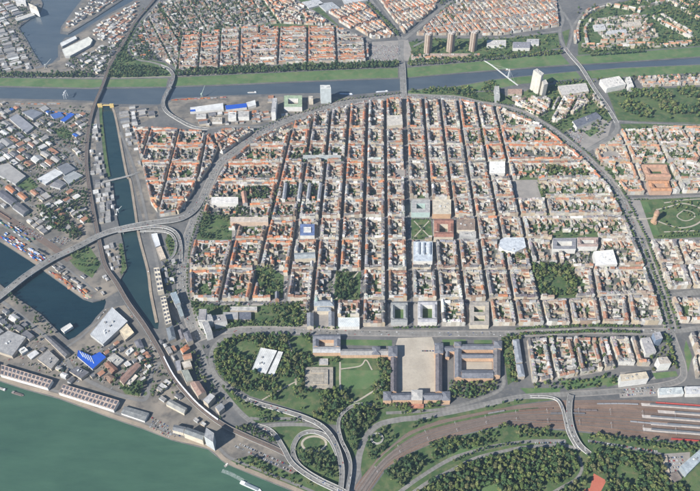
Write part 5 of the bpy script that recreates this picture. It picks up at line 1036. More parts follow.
sheds([(100, 262), (112, 270), (118, 280), (112, 296), (102, 296), (96, 280)], [(100, 265), (116, 285)], 20, 14, .5, 'lock island beside the rail viaduct', [DRK, WHT, GRY], (4, 8))
sheds([(150, 340), (176, 342), (182, 352), (178, 372), (168, 366)], [(160, 345), (176, 370)], 22, 14, .7, 'yard beside the rail viaduct and canal tip', [GRY, WHT, RDB, DRK])
sheds([(160, 260), (176, 258), (178, 292), (166, 292)], [(162, 262), (170, 292)], 26, 16, .6, 'strip between canal warehouses and ring road', [GRY, WHT, DRK])
sheds([(103, 246), (118, 245), (121, 266), (117, 278), (110, 270)], [(104, 248), (112, 272)], 20, 13, .6, 'canal tongue beside the rail viaduct', [DRK, WHT, GRY, GRY], (4, 8))
SHEDS.sort(key=lambda s_: -s_['k'])
for s_ in SHEDS[:300]: bld('yard_shed', s_['lab'], 'shed', s_['q'], s_['h'], s_['w'], s_['c'], s_['st'], s_['rise'], group=s_['grp'], world=True, ex=False, mat=s_['m'])
W = MB(); Rf = MB()
for s_ in SHEDS[300:]:
    q = ccw(s_['q'])
    for i in range(4): W.wallq(q[i], q[(i + 1) % 4], 0, s_['h'] - .1, s_['w'])
    roofgeo(Rf, W, q, s_['h'], s_['rise'], s_['st'], s_['c'], s_['w'])
if W.f:
    off = len(W.v); W.v += Rf.v; W.f += [tuple(i + off for i in f) for f in Rf.f]; W.c += Rf.c; W.m += [1] * len(Rf.m); W.uv += Rf.uv
    o = W.build('yard_sheds', [M['wall'], M['roof']]); o['kind'] = 'stuff'; tag(o, 'scatter of further small sheds in the harbour and freight yards', 'sheds')
print('sheds', len(SHEDS))

# ------------------------------------------------------------------ container stacks on the quay
CM = {}
CCOL = {'blue': (.03, .12, .38), 'white': (.66, .66, .66), 'orange': (.50, .17, .06), 'red': (.36, .06, .04), 'green': (.08, .2, .12), 'grey': (.35, .35, .36), 'rust brown': (.3, .15, .09)}
def container(x, y, z, rz, cn, place, grp):
    if cn not in CM:
        b = MB(); b.prism(rect(0, 0, 12.2, 2.5), 0, 2.6, CCOL[cn], bottom=True)
        for i in range(11): b.box(-5.5 + i * 1.1, 0, .2, .25, 2.62, 2.2, 0, tuple(k * .85 for k in CCOL[cn]))
        CM[cn] = b.mesh('container', [M['paint']])
    o = bpy.data.objects.new('shipping_container', CM[cn]); COL.objects.link(o); o.location = (x, y, z); o.rotation_euler = (0, 0, rz)
    tag(o, f'{cn} shipping container stacked {place}', 'container', grp)
ax = along(offs(GP([(-4, 239), (35, 264), (40, 267)]), 16), 15, 0); NC = 0
def stackzone(a, b, o0, rows, step, dens, cols, place, grp, mx=3):
    global NC
    base = GP([a, b]); rz = math.atan2(base[1][1] - base[0][1], base[1][0] - base[0][0])
    for r_ in range(rows):
        for x, y, _ in along(offs(base, o0 + r_ * 3.6 + (r_ // 3) * 5), step):
            if rnd() < dens and -5 < P(x, y)[0]:
                for k in range(random.randint(1, mx)):
                    if NC < 290: container(x, y, k * 2.62 + .1, rz, random.choice(cols), place, grp); NC += 1
stackzone((-2, 240), (38, 266), 14, 6, 13.6, .62, ['blue', 'blue', 'white', 'blue', 'orange', 'white', 'red'], 'on the quay before the harbour viaduct', 'containers on the harbour quay', 2)
stackzone((-2, 222), (30, 243), 2, 4, 13.6, .5, ['blue', 'white', 'orange', 'grey', 'green'], 'along the container yard road', 'containers along the yard road', 2)
stackzone((48, 274), (84, 299), 8, 3, 13.6, .55, ['orange', 'rust brown', 'orange', 'red', 'grey'], 'on the harbour tongue past the viaduct', 'containers on the harbour tongue', 2)
stackzone((173, 99.5), (225, 97), -8, 2, 14, .6, ['orange', 'rust brown', 'red', 'grey'], 'on the river bank beside the pale hall', 'containers on the river bank', 2)
stackzone((50, 112), (84, 116), 0, 2, 13.6, .6, ['blue', 'white', 'blue', 'orange'], 'in the northern freight yard', 'containers in the northern freight yard', 1)
stackzone((0, 104), (60, 104.5), 0, 2, 14, .6, ['rust brown', 'orange', 'grey'], 'on the bank across from the meadow', 'containers on the bank across from the meadow', 1)
# heaps of bulk goods
for k, (x, y, rr, c, lab) in enumerate(((58, 276, 12, (.30, .13, .07), 'rust red heap of bulk goods on the harbour tongue'), (70, 287, 10, (.33, .2, .12), 'brown heap of bulk goods on the harbour tongue'), (88, 296, 13, (.36, .3, .22), 'sandy heap at the tip of the harbour tongue'), (12, 151, 24, (.3, .25, .18), 'wide sandy heap in the freight yard'), (68, 27, 14, (.25, .17, .12), 'brown scrap heap on the peninsula tip'), (78, 18, 14, (.22, .16, .13), 'dark scrap heap along the peninsula'), (90, 10, 13, (.26, .18, .14), 'scrap heap at the root of the peninsula'))):
    q = G(x, y); b = MB(); n = 14; R_ = [[rr * f * U(.75, 1.15) for _ in range(n)] for f in (1, .66, .3)]; H_ = (0, rr * .22, rr * .36)
    ring = [[(q[0] + R_[j][i] * math.cos(6.283 * i / n), q[1] + R_[j][i] * math.sin(6.283 * i / n), H_[j] + U(-.3, .3) * (j > 0)) for i in range(n)] for j in range(3)]
    for j in range(2):
        for i in range(n): b.face([ring[j][i], ring[j][(i + 1) % n], ring[j + 1][(i + 1) % n], ring[j + 1][i]], tuple(v * U(.8, 1.2) for v in c))
    b.face(ring[2], c); tag(b.build('bulk_heap', M['bark'], None, (q[0], q[1], 0)), lab, 'heap')
# cranes
def gantry(x, y, rz, lab, col, span=24, h=20):
    q = G(x, y); r = empty('gantry_crane', *q); tag(r, lab, 'crane'); o = q + (0,); c, s = math.cos(rz), math.sin(rz)
    X = lambda a, b_: (q[0] + a * c - b_ * s, q[1] + a * s + b_ * c)
    for a in (-span / 2, span / 2):
        for w in (-5, 5):
            b = MB(); b.tube(X(a, w) + (0,), X(a, w * .5) + (h,), .7, .6, col, n=4); b.build('leg', M['paint'], r, o)
    b = MB()
    for w in (-2, 2): b.prism([X(-span * .9, w - .6), X(span * .75, w - .6), X(span * .75, w + .6), X(-span * .9, w + .6)], h, h + 1.8, col, bottom=True)
    b.build('girder', M['paint'], r, o); b = MB(); e = X(-4, 0); b.box(e[0], e[1], h + 1.82, 4, 5, 3, rz, (.6, .6, .6)); b.build('trolley_house', M['paint'], r, o)
gantry(36, 256, -.55, 'white gantry crane on the container quay beside the viaduct', (.66, .66, .64), 34); gantry(66, 97.5, 1.57, 'white gantry crane on the river bank opposite the meadow', (.7, .7, .7), 24, 24)
def slew(x, y, rz, lab, col, h=22, j=34):
    q = G(x, y); r = empty('harbour_crane', *q); tag(r, lab, 'crane'); o = q + (0,); c, s = math.cos(rz), math.sin(rz)
    for a, b_ in ((-4, -4), (4, -4), (4, 4), (-4, 4)):
        b = MB(); b.tube((q[0] + a, q[1] + b_, 0), (q[0] + a * .4, q[1] + b_ * .4, h * .6), .7, .6, col, n=4); b.build('leg', M['paint'], r, o)
    b = MB(); b.box(q[0], q[1], h * .6, 7, 5, 5, rz, col, bottom=True); b.build('cab', M['paint'], r, o); b = MB(); b.tube((q[0] + 3 * c, q[1] + 3 * s, h * .7), (q[0] + j * c, q[1] + j * s, h * 1.7), 1, .4, col, n=4); b.build('jib', M['paint'], r, o)
slew(202, 97, 1.2, 'pale green slewing crane on the river front before the long hall', (.42, .5, .42)); slew(46, 68, .6, 'pale slewing crane at the end of the northern harbour', (.6, .6, .56)); slew(118, 212, .3, 'white slewing crane beside the canal yard', (.62, .62, .6), 14, 18)

# ------------------------------------------------------------------ boats
def boat(x, y, tx, ty, L, w, lab, hull=(.08, .1, .14), deckc=(.45, .42, .38), house=(.75, .75, .73), grp=None, wz=-3.0, cargo=None):
    q = G(x, y, wz); e = G(tx, ty, wz); rz = math.atan2(e[1] - q[1], e[0] - q[0]); c, s = math.cos(rz), math.sin(rz)
    X = lambda a, b_: (q[0] + a * c - b_ * s, q[1] + a * s + b_ * c)
    r = empty('boat', q[0], q[1], wz); tag(r, lab, 'boat', grp); o = (q[0], q[1], wz)
    out = [(-.5, -.42), (-.42, -.5), (.3, -.5), (.42, -.3), (.5, 0), (.42, .3), (.3, .5), (-.42, .5), (-.5, .42)]
    b = MB(); b.prism([X(L * a, w * b_) for a, b_ in out], wz - .5, wz + 1.6, hull, top=deckc); b.build('hull', M['paint'], r, o)
    b = MB(); p = X(-L * .36, 0); b.box(p[0], p[1], wz + 1.62, L * .16, w * .75, 2.6, rz, house); b.build('wheelhouse', M['paint'], r, o)
    b = MB(); p = X(L * .05, 0); b.box(p[0], p[1], wz + 1.62, L * .58, w * .7, 1.2, rz, cargo or deckc, top=tuple(k * .7 for k in (cargo or deckc))); b.build('hold_cover', M['paint'], r, o)
boat(251, 486.6, 262, 491.5, 62, 10, 'white passenger boat steaming down the green river with a foamy wake', (.7, .7, .7), (.62, .62, .6), (.78, .78, .76), cargo=(.3, .34, .36))
boat(116, 213, 115, 207, 34, 8, 'white work boat moored to the canal wall above the viaduct', (.6, .6, .6)); boat(148.3, 271, 147.5, 266, 16, 5, 'small white boat moored at the cream canal warehouses', (.7, .7, .7))
boat(346, 94.2, 330, 93.6, 60, 9, 'blue and white river ship moored near the pale grey tower', (.1, .2, .45), (.6, .62, .66)); boat(382, 91.8, 368, 92.6, 56, 9, 'white river ship moored just before the tram bridge', (.6, .62, .64), (.6, .62, .66)); boat(252, 92.6, 240, 93, 40, 8, 'white barge moored below the blue roofed river hall', (.6, .6, .6))
boat(511, 69.5, 520, 68.6, 55, 9, 'brown restaurant ship moored beneath the footbridge', (.42, .26, .16), (.5, .34, .22)); boat(2, 389, -6, 386, 26, 7, 'dark barge moored before the skylight warehouses', (.08, .08, .09)); boat(18, 394, 26, 396.5, 40, 8, 'dark pontoon moored along the warehouse quay', (.09, .08, .08), (.2, .16, .14), (.25, .22, .2))
b = MB(); q0 = offs(GP([(222, 470.5), (232, 474.5), (242, 480), (250.5, 486)], -3), 0)
t = NT('foam', .9, .2); fac = t.ramp(t.noise(.9, 4, .8), [(.42, (0, 0, 0)), (.7, (1, 1, 1))]); t.b.inputs['Base Color'].default_value = (.8, .82, .8, 1); t.l.new(t.math('MULTIPLY', fac, .55), t.b.inputs['Alpha'])
for k, w in ((-3, 4), (3, 4), (0, 3)): ribbon_mb(b, offs(smooth(q0, 5), k), w, -2.9 + .02 * k)
struct(b.build('boat_wake', t.mat))
# landing stage
q = G(227, 464.5, -2); r = empty('landing_stage', *q); tag(r, 'small landing stage with white hut at the river promenade', 'landing stage'); b = MB(); b.box(q[0], q[1], -3.4, 16, 7, 1.4, .8, (.3, .28, .26)); b.build('pontoon', M['concrete'], r, q + (0,)); b = MB(); b.box(q[0], q[1], -1.98, 6, 4, 3, .8, (.7, .66, .58)); b.build('hut', M['concrete'], r, q + (0,))

# ------------------------------------------------------------------ trees
build_grid()
def forest(px, dens, r=(3.2, 6.0), tone='park', place='', clump=0.0, hard=False):
    poly = ccw(GP(px)); n = int(abs(area(poly)) * dens); xs = [p[0] for p in poly]; ys = [p[1] for p in poly]; pts_ = []
    ph = U(0, 50); tries = 0
    while len(pts_) < n and tries < n * 14:
        tries += 1; x, y = U(min(xs), max(xs)), U(min(ys), max(ys))
        if clump and math.sin(x * .045 + ph) + math.sin(y * .05 - ph) + math.sin((x + y) * .03) < -clump + U(-.4, .4): continue
        if not pip(x, y, poly) or blocked(x, y, hard): continue
        rr = (U(r[0] * .72, r[1]) if rnd() < .6 else U(r[0], r[1] * 1.25)) * 1.32
        if any(abs(x - a) < rr * 1.0 and abs(y - c) < rr * 1.0 for a, c in pts_[-400:]): continue
        pts_.append((x, y)); TREES.append((x, y, rr, tone, place))
def tree_row(px, step, r=(3, 4.2), tone='street', place='', o=0.0, jit=1.2):
    for x, y, _ in along(offs(smooth(GP(px), 5), o), step, U(0, step)):
        if rnd() < .93: TREES.append((x + U(-jit, jit), y + U(-jit, jit), U(*r) * 1.35, tone, place))
forest([(246, 336), (312, 336), (312, 366), (303, 390), (262, 392), (240, 393), (222, 380), (215, 365), (215, 352), (224, 342)], .0135, (3.3, 6.2), 'park', 'in the palace park around the white hall', 1.0)
forest([(300, 390), (340, 391), (352, 404), (340, 424), (326, 424), (300, 411)], .009, (3.5, 6.5), 'park', 'in the park strip beside the long white edged ramp', .8)
forest([(262, 392), (302, 390), (300, 410), (268, 400)], .004, (3.5, 6), 'park', 'on the park meadow beside the long ramp', .2)
forest([(336, 336), (390, 337), (390, 342), (336, 341)], .004, (3, 4.5), 'park', 'along the boulevard in front of the palace wing')
forest([(376, 360), (389, 360), (389, 396), (372, 404), (345, 404), (345, 390), (366, 391), (380, 380)], .012, (3.5, 6.5), 'park', 'beside the oval palace lawn', 1.2); forest([(320, 358), (341, 359), (341, 364), (320, 364)], .006, (3, 4.5), 'park', 'behind the square beige building')
forest([(385, 405), (448, 406), (432, 412), (398, 416), (372, 421), (352, 418), (356, 408)], .010, (3.5, 6), 'park', 'on the slope below the palace front', 1.0)
forest([(343, 412), (372, 408), (374, 424), (362, 436), (356, 455), (349, 445), (342, 428)], .013, (3.5, 6), 'dark', 'inside the hook shaped ramp', 1.2)
forest([(449, 383), (495, 383), (500, 388), (478, 398), (452, 405)], .013, (3.5, 6), 'park', 'below the square palace wing', 1.4)
forest([(501, 337), (519, 337), (524, 380), (510, 386), (504, 360)], .010, (3.2, 5), 'park', 'in the strip between palace and eastern blocks', .6)
forest([(296, 450), (335, 452), (340, 478), (325, 478), (305, 466)], .012, (3.2, 5.5), 'dark', 'in the wooded corner of the loop ramp', 1.2)
forest([(258, 419), (300, 420), (318, 424), (300, 424), (262, 424)], .009, (3, 4.6), 'dark', 'in the hedge between the ramps'); forest([(218, 413), (252, 424), (278, 444), (276, 450), (244, 436), (222, 424)], .011, (3, 5), 'dark', 'beside the rail viaduct end', 1.0)
forest([(226, 462), (262, 456), (300, 470), (330, 490), (300, 490), (258, 473)], .004, (2.6, 4.2), 'park', 'around the riverside car park', .4)
forest([(430, 444), (470, 434), (504, 426), (540, 429), (560, 431), (560, 439), (505, 442), (460, 452), (432, 462)], .0105, (3, 5), 'park', 'on the bank below the station tracks', .9)
forest([(586, 434), (654, 441), (700, 446), (720, 448), (720, 458), (655, 450), (588, 440)], .012, (3, 4.6), 'park', 'on the bank below the station tracks', 1.5)
forest([(392, 466), (420, 450), (432, 462), (404, 484), (380, 500), (372, 492)], .009, (3.2, 5.5), 'dark', 'between the curved tracks and the park road', .7)
forest([(420, 491), (440, 476), (476, 461), (504, 454), (560, 448), (574, 456), (578, 470), (560, 484), (540, 491), (540, 510), (410, 510)], .0165, (3.4, 6.4), 'park', 'in the wood below the park road', 1.35)
forest([(586, 456), (600, 450), (662, 458), (664, 476), (690, 492), (690, 512), (600, 512), (606, 480), (592, 471), (584, 476)], .0175, (3.4, 6.4), 'park', 'in the wood around the red clay court', 1.8); forest([(560, 488), (580, 480), (584, 488), (580, 512), (540, 512)], .012, (3.6, 6.5), 'park', 'in the wood around the red clay court', 1.2)
tree_row([(586, 437), (620, 441), (660, 447)], 11, place='in the car park row below the tracks', tone='dark'); tree_row([(588, 445), (620, 450), (655, 456)], 11, place='in the car park row below the tracks', tone='dark')
tree_row([(515, 330.8), (545, 329.2), (592, 328), (640, 328.3)], 8.5, (3.6, 5), place='on the tree lined boulevard'); tree_row([(515, 336.3), (545, 335), (592, 333.6), (640, 334)], 8.5, (3.6, 5), place='on the tree lined boulevard')
tree_row([(205, 336), (240, 327), (300, 328), (340, 330)], 14, place='along the boulevard near the church'); tree_row([(414, 329), (437, 329)], 7, (3, 4), place='before the white palais'); tree_row([(392, 329.5), (408, 329.5)], 7, (3, 4), place='before the law court with the lawn')
tree_row([(545, 216), (600, 214.8), (632, 214)], 9, (2.8, 3.6), place='along the tree lined shopping street'); tree_row([(545, 219.5), (600, 218.3), (630, 217.5)], 9, (2.8, 3.6), place='along the tree lined shopping street')
for o_ in (-20, 20): tree_row(RING_E[2:19], 12, (3, 4.6), 'street', 'along the ring road', o_)
tree_row(RING_E[13:18], 10, (3.2, 4.4), 'street', 'along the ring road', 0)
for o_ in (-17,): tree_row(RING_W[:6], 16, (2.8, 4), 'street', 'along the ring road', o_)
tree_row(RING_W[9:], 14, (3, 4.5), 'dark', 'along the ring road', 18)
forest([(530, 265), (572, 267), (577, 297), (541, 297)], .012, (4, 7), 'park', 'in the old town churchyard grove', 1.1); forest([(500, 250), (528, 250), (530, 262), (503, 262)], .008, (3.5, 5.5), 'park', 'behind the curved metal roof hall')
forest([(337, 273), (361, 273), (360, 300), (334, 300)], .011, (3.6, 6), 'dark', 'on the square near the church', .8); forest([(255, 268), (272, 268), (284, 276), (283, 298), (262, 298)], .006, (3.2, 5.5), 'park', 'in the western green block', .8)
forest([(190, 300), (210, 305), (256, 306), (303, 303), (306, 326), (260, 325), (240, 326), (205, 335)], .0038, (3, 4.8), 'park', 'in the school grounds by the boulevard', .4); forest([(300, 303), (314, 313), (306, 327), (283, 327), (283, 305)], .01, (3.2, 5.2), 'park', 'beside the church forecourt', 1)
forest([(203, 214), (232, 216), (232, 240), (196, 240)], .0045, (2.8, 4.4), 'dark', 'in the green wedge inside the ring', .3); forest([(240, 190), (270, 186), (268, 214), (236, 216)], .007, (3, 5), 'dark', 'in the western gardens', .5); forest([(275, 183), (322, 184), (318, 216), (268, 220)], .004, (3, 5), 'dark', 'between the end on slabs'); forest([(295, 148), (345, 148), (343, 164), (290, 164)], .005, (3, 5), 'dark', 'in the small northern park')
forest([(465, 128), (497, 126), (503, 150), (470, 152)], .009, (3.2, 5.2), 'park', 'in the northern old town garden', .9); forest([(540, 166), (583, 163), (586, 178), (548, 180)], .009, (3.2, 5.5), 'park', 'in the long eastern block garden', .8); forest([(534, 182), (540, 180), (546, 198), (541, 200)], .01, (3, 4.5), 'park', 'beside the open square')
for c0 in ((412.5, 220.5), (431, 220.5), (412.5, 238.5), (432.5, 238.5)): TREES.append(G(*c0) + (3, 'street', 'at the corner of the garden square'))
tree_row([(412, 220.6), (430, 220.6)], 8, (2.4, 3), place='around the garden square'); tree_row([(412, 239), (432.6, 239)], 8, (2.4, 3), place='around the garden square')
forest([(612, 94), (640, 90.5), (790, 86), (790, 120), (690, 121), (640, 119), (620, 116)], .0055, (4, 7), 'park', 'in the large eastern park', .15); forest([(660, 200), (790, 197), (790, 234), (664, 236)], .003, (2.4, 3.8), 'park', 'in the round park behind the water tower', .2)
tree_row([(655, 238), (668, 237.5), (700, 236)], 9, (2.6, 3.4), place='beside the round park'); tree_row([(628, 201), (647, 200)], 9, (2.4, 3), place='beside the round park')
forest([(-40, 74), (92, 75), (96, 78.5), (-40, 78.5)], .012, (3.5, 5.5), 'dark', 'on the far river bank'); forest([(108, 66), (160, 68), (166, 77), (108, 79)], .008, (3.5, 5.5), 'dark', 'on the far river bank'); forest([(176, 71.5), (250, 67.5), (345, 65), (398, 63), (398, 68), (345, 70), (250, 74), (176, 77)], .015, (4, 6.5), 'dark', 'on the far river bank')
forest([(408, 62), (480, 57.5), (560, 50), (562, 55), (480, 62), (408, 67)], .011, (3.5, 5.5), 'park', 'on the far river bank'); forest([(580, 48), (660, 42), (700, 40), (700, 46), (600, 53), (580, 55)], .006, (3.5, 5.5), 'park', 'on the far river bank'); tree_row([(590, 57), (610, 55.5), (645, 53)], 12, (4.5, 6), 'dark', 'on the far river bank')
forest([(410, 90), (456, 88), (494, 82), (500, 96), (470, 99), (410, 95)], .006, (3.2, 5), 'park', 'on the near river bank', .4); forest([(545, 84), (700, 74), (700, 78), (560, 86)], .004, (3, 5), 'park', 'on the near river bank'); tree_row([(366, 4), (380, 18), (398, 38)], 9, (3.5, 5), 'park', 'on the green avenue', 3); tree_row([(369, 4), (383, 18), (400, 36)], 9, (3.5, 5), 'park', 'on the green avenue', -3)
forest([(130, 30), (142, 22), (150, 48), (160, 62), (140, 60), (112, 66), (118, 48)], .0042, (3.2, 5), 'dark', 'beside the northern rail curve'); forest([(142, 10), (250, -8), (275, 20), (180, 40)], .0035, (3, 5), 'dark', 'in the northern suburb'); forest([(575, 10), (700, -5), (700, 46), (640, 44), (580, 40)], .0018, (3.2, 5.5), 'park', 'in the northern estate'); forest([(600, -8), (790, -10), (790, 40), (700, 30)], .0035, (3, 5), 'park', 'in the northern estate'); forest([(440, 0), (470, -8), (470, 8), (440, 30)], .004, (3, 5), 'park', 'in the quarter beyond the river')
forest([(36, 206), (60, 214), (84, 236), (74, 241), (48, 226)], .013, (3.4, 5.6), 'dark', 'in the thicket beside the harbour viaduct', 1.4); forest([(50, 196), (86, 190), (92, 226), (60, 214)], .005, (3, 5), 'dark', 'in the overgrown yard by the rail viaduct'); forest([(0, 285), (40, 316), (58, 334), (52, 336), (30, 316), (0, 291)], .006, (2.6, 4), 'dark', 'on the harbour bank'); forest([(62, 252), (88, 248), (100, 262), (92, 276), (78, 268)], .004, (2.4, 4), 'dark', 'on the waste ground by the viaduct'); forest([(108, 380), (150, 360), (160, 398), (130, 398)], .004, (3, 4.8), 'dark', 'around the quay roundabout')
forest([(0, 118), (90, 125), (84, 180), (0, 165)], .0009, (2.6, 4.2), 'dark', 'in the freight yard'); forest([(620, 128), (790, 127), (790, 165), (640, 165)], .002, (3, 5), 'park', 'in the villa quarter'); tree_row([(672, 336), (681, 360), (684, 372)], 8, (3.4, 4.6), 'park', 'on the green strip beside the ring', -22); tree_row([(674, 336), (683, 360)], 8, (3.4, 4.6), 'park', 'on the green strip beside the ring', -30)
forest([(540, 383), (600, 378), (618, 378), (616, 386), (560, 392), (524, 390)], .006, (3, 4.6), 'park', 'in the hedge along the railway road')
forest([(0, 108), (96, 108), (88, 200), (60, 236), (0, 200)], .0012, (2.4, 4), 'dark', 'in the freight yard'); forest([(0, 300), (40, 326), (70, 350), (150, 345), (200, 405), (140, 398), (60, 380), (0, 356)], .0012, (2.4, 4), 'dark', 'in the harbour yard'); forest([(0, 0), (30, 0), (40, 66), (0, 74)], .0012, (2.4, 4), 'dark', 'in the northern dock quarter'); forest([(70, 60), (118, 44), (104, 76), (62, 74)], .004, (2.6, 4.4), 'dark', 'in the northern dock quarter')
forest([(214, 383), (226, 397), (255, 423.5), (300, 420), (278, 411.5), (246, 401)], .005, (2.8, 4.6), 'park', 'in the green wedge above the rail viaduct', .3); forest([(505, 97), (548, 85), (590, 80), (612, 118), (600, 140), (560, 130)], .0025, (2.8, 4.8), 'park', 'around the theatre'); forest([(410, 42), (440, 39), (558, 34), (560, 48), (480, 58), (410, 62)], .0016, (3, 5), 'park', 'around the tower trio'); forest([(165, 232), (178, 236), (178, 256), (168, 258)], .005, (2.6, 4), 'park', 'in the small green triangle'); forest([(160, 262), (180, 262), (184, 330), (172, 330)], .003, (2.6, 4), 'park', 'in the strip beside the ring road')
forest([(119, 244), (122, 244), (126, 268), (120, 278), (119, 260)], .006, (2.4, 3.8), 'dark', 'on the canal tongue'); tree_row([(452, 463), (476, 453), (500, 447.5), (530, 444)], 10, (2.6, 4), 'dark', 'between the two park roads'); tree_row([(540, 436.5), (566, 437)], 9, (2.6, 3.6), 'dark', 'beside the overpass park road')
forest([(366, 442), (381, 428), (412, 421), (440, 417.5), (408, 431), (384, 450), (366, 472)], .006, (2.6, 4.4), 'dark', 'between the main road and the curving tracks', .4); forest([(450, 411.5), (520, 399), (560, 399), (520, 403), (452, 416)], .0025, (2.2, 3.4), 'dark', 'between the main road and the curving tracks', .2)
forest([(178, 345), (205, 345), (228, 400), (214, 408), (190, 372)], .003, (2.6, 4.2), 'dark', 'along the junction houses'); forest([(526, 340), (606, 338), (616, 370), (560, 381)], .003, (2.8, 4.6), 'park', 'in the yards near the railway'); forest([(640, 338), (668, 336), (678, 366), (652, 372)], .004, (2.8, 4.6), 'park', 'around the station offices')
TONE = {'park': [(.098, .132, .044), (.064, .108, .042), (.14, .162, .062), (.042, .078, .038), (.12, .125, .06)], 'dark': [(.06, .098, .042), (.038, .07, .036), (.10, .12, .056)], 'street': [(.088, .126, .044), (.062, .10, .040)], 'court': [(.068, .106, .04), (.105, .136, .05), (.044, .076, .036)]}
TINT = {'park': ['olive', 'mid green', 'pale green', 'deep green', 'brownish green'], 'dark': ['dull green', 'dark green', 'brownish green'], 'street': ['olive', 'mid green'], 'court': ['mid green', 'pale green', 'dark green']}
def crown_mb(seed, nl, core=True):
    rg = random.Random(seed); b = MB(); lobes = [(rg.uniform(-.45, .45), rg.uniform(-.45, .45), rg.uniform(-.25, .4), rg.uniform(.42, .68)) for _ in range(5)] + [(0, 0, 0, .72)]
    for li, (x, y, z, r) in enumerate(lobes):
        for k in range(max(1, nl // 6)):
            th, u = rg.uniform(0, 6.283), rg.uniform(-.7, 1); s = math.sqrt(1 - u * u); d = Vector((s * math.cos(th), s * math.sin(th), u)); c = Vector((x, y, z)) + d * r * rg.uniform(.8, 1.05)
            t1 = d.orthogonal().normalized(); t2 = d.cross(t1); a = rg.uniform(0, 6.28); t1, t2 = t1 * math.cos(a) + t2 * math.sin(a), t2 * math.cos(a) - t1 * math.sin(a); t1 = (t1 + d * rg.uniform(-.6, .6)).normalized(); e = rg.uniform(.17, .32)
            v = rg.uniform(.65, 1.35); b.face([tuple(c - t1 * e), tuple(c + t2 * e * .8), tuple(c + t1 * e), tuple(c - t2 * e * .8)], (v, v, v * .95))
        if core or li >= 3:
            n = 5; R0 = [[(x + r * .8 * math.cos(6.283 * i / n + j) * q, y + r * .8 * math.sin(6.283 * i / n + j) * q, z + r * .8 * w) for i in range(n)] for j, (q, w) in enumerate(((.75, -.6), (1, 0), (.7, .65)))]
            for j in range(2):
                for i in range(n): b.face([R0[j][i], R0[j][(i + 1) % n], R0[j + 1][(i + 1) % n], R0[j + 1][i]], (.8, .8, .8))
            b.face(R0[2], (.9, .9, .9))
    return b
CROWNS = [crown_mb(s, 54) for s in range(6)]
for t_ in TREES: pass
TREES = [t_ if len(t_) == 5 else t_ + ('in a courtyard',) for t_ in TREES if -40 < P(t_[0], t_[1])[0] < 740 and -30 < P(t_[0], t_[1])[1] < 520]
TREES.sort(key=lambda t_: (0 if inview(t_[0], t_[1], 0) else 1, -t_[2] * 2.2 - (P(t_[0], t_[1])[1] / 60)))
def tint(b, c): 
    n = MB(); n.v, n.f, n.m, n.uv = b.v, b.f, b.m, b.uv; n.c = [tuple(k * v for k, v in zip(c, q)) for q in b.c]; return n
CME = {}
for tn in TONE:
    for k, c in enumerate(TONE[tn]):
        for s in range(3): CME[tn, k, s] = tint(CROWNS[(s + k) % 6], c).mesh('crown', [M['leaf']])
b = MB(); b.tube((0, 0, 0), (0, 0, .62), .055, .035, (.12, .09, .07)); 
for a in (0, 2.1, 4.2): b.tube((0, 0, .5), (.22 * math.cos(a), .22 * math.sin(a), .95), .03, .012, (.12, .09, .07), n=4)
TRUNK = b.mesh('trunk', [M['bark']])
TN = {'park': 'broad', 'dark': 'dense', 'street': 'rounded', 'court': 'garden'}
def tree_dims(t_): return t_[2], t_[2] * (1.15 if t_[3] != 'dark' else 1.3), t_[2] * 1.8
for t_ in TREES[:300]:
    x, y, rr, tn, pl = t_; e = empty('tree', x, y); k = random.randrange(len(TONE[tn])); tag(e, f'{"large" if rr > 6 else "medium" if rr > 4.6 else "small"} {TN[tn]} {TINT[tn][k]} tree {pl}', 'tree', f'trees {pl}')
    _, hz, zc = tree_dims(t_)
    o = bpy.data.objects.new('crown', CME[tn, k, random.randrange(3)]); COL.objects.link(o); o.parent = e; o.location = (0, 0, zc); o.scale = (rr, rr * U(.9, 1.1), hz); o.rotation_euler = (0, 0, U(0, 6.28))
    o = bpy.data.objects.new('trunk', TRUNK); COL.objects.link(o); o.parent = e; o.scale = (rr * 1.2, rr * 1.2, zc * 1.3)
vv = []; cc = []; nf = 0; base = [(np.array(b_.v, dtype=np.float32), np.array(b_.c, dtype=np.float32), np.array([len(f) for f in b_.f], dtype=np.int32)) for b_ in [crown_mb(s + 20, 30, False) for s in range(6)]]
tots = []
for t_ in TREES[300:]:
    x, y, rr, tn, pl = t_; bv_, bc_, bt_ = base[random.randrange(6)]; _, hz, zc = tree_dims(t_); a = U(0, 6.28); ca, sa = math.cos(a), math.sin(a)
    q = np.empty_like(bv_); q[:, 0] = (bv_[:, 0] * ca - bv_[:, 1] * sa) * rr + x; q[:, 1] = (bv_[:, 0] * sa + bv_[:, 1] * ca) * rr + y; q[:, 2] = bv_[:, 2] * hz + zc
    vv.append(q); cc.append(bc_ * np.array(random.choice(TONE[tn]), dtype=np.float32) * U(.7, 1.35)); tots.append(bt_)
v = np.concatenate(vv); c = np.concatenate(cc); tot = np.concatenate(tots); me = bpy.data.meshes.new('trees')
me.vertices.add(len(v)); me.vertices.foreach_set('co', v.ravel()); me.loops.add(len(v)); me.loops.foreach_set('vertex_index', np.arange(len(v), dtype=np.int32)); me.polygons.add(len(tot)); st = np.zeros(len(tot), np.int32); st[1:] = np.cumsum(tot)[:-1]; me.polygons.foreach_set('loop_start', st)
at = me.attributes.new('Col', 'FLOAT_COLOR', 'FACE'); c4 = np.ones((len(tot), 4), np.float32); c4[:, :3] = c; at.data.foreach_set('color', c4.ravel()); me.materials.append(M['leaf']); me.update(calc_edges=True)
o = bpy.data.objects.new('trees', me); COL.objects.link(o); o['kind'] = 'stuff'; tag(o, 'mass of further trees in parks, courtyards, streets and on the river banks', 'trees')
print('trees', len(TREES), 'tris', int((tot - 2).sum()))

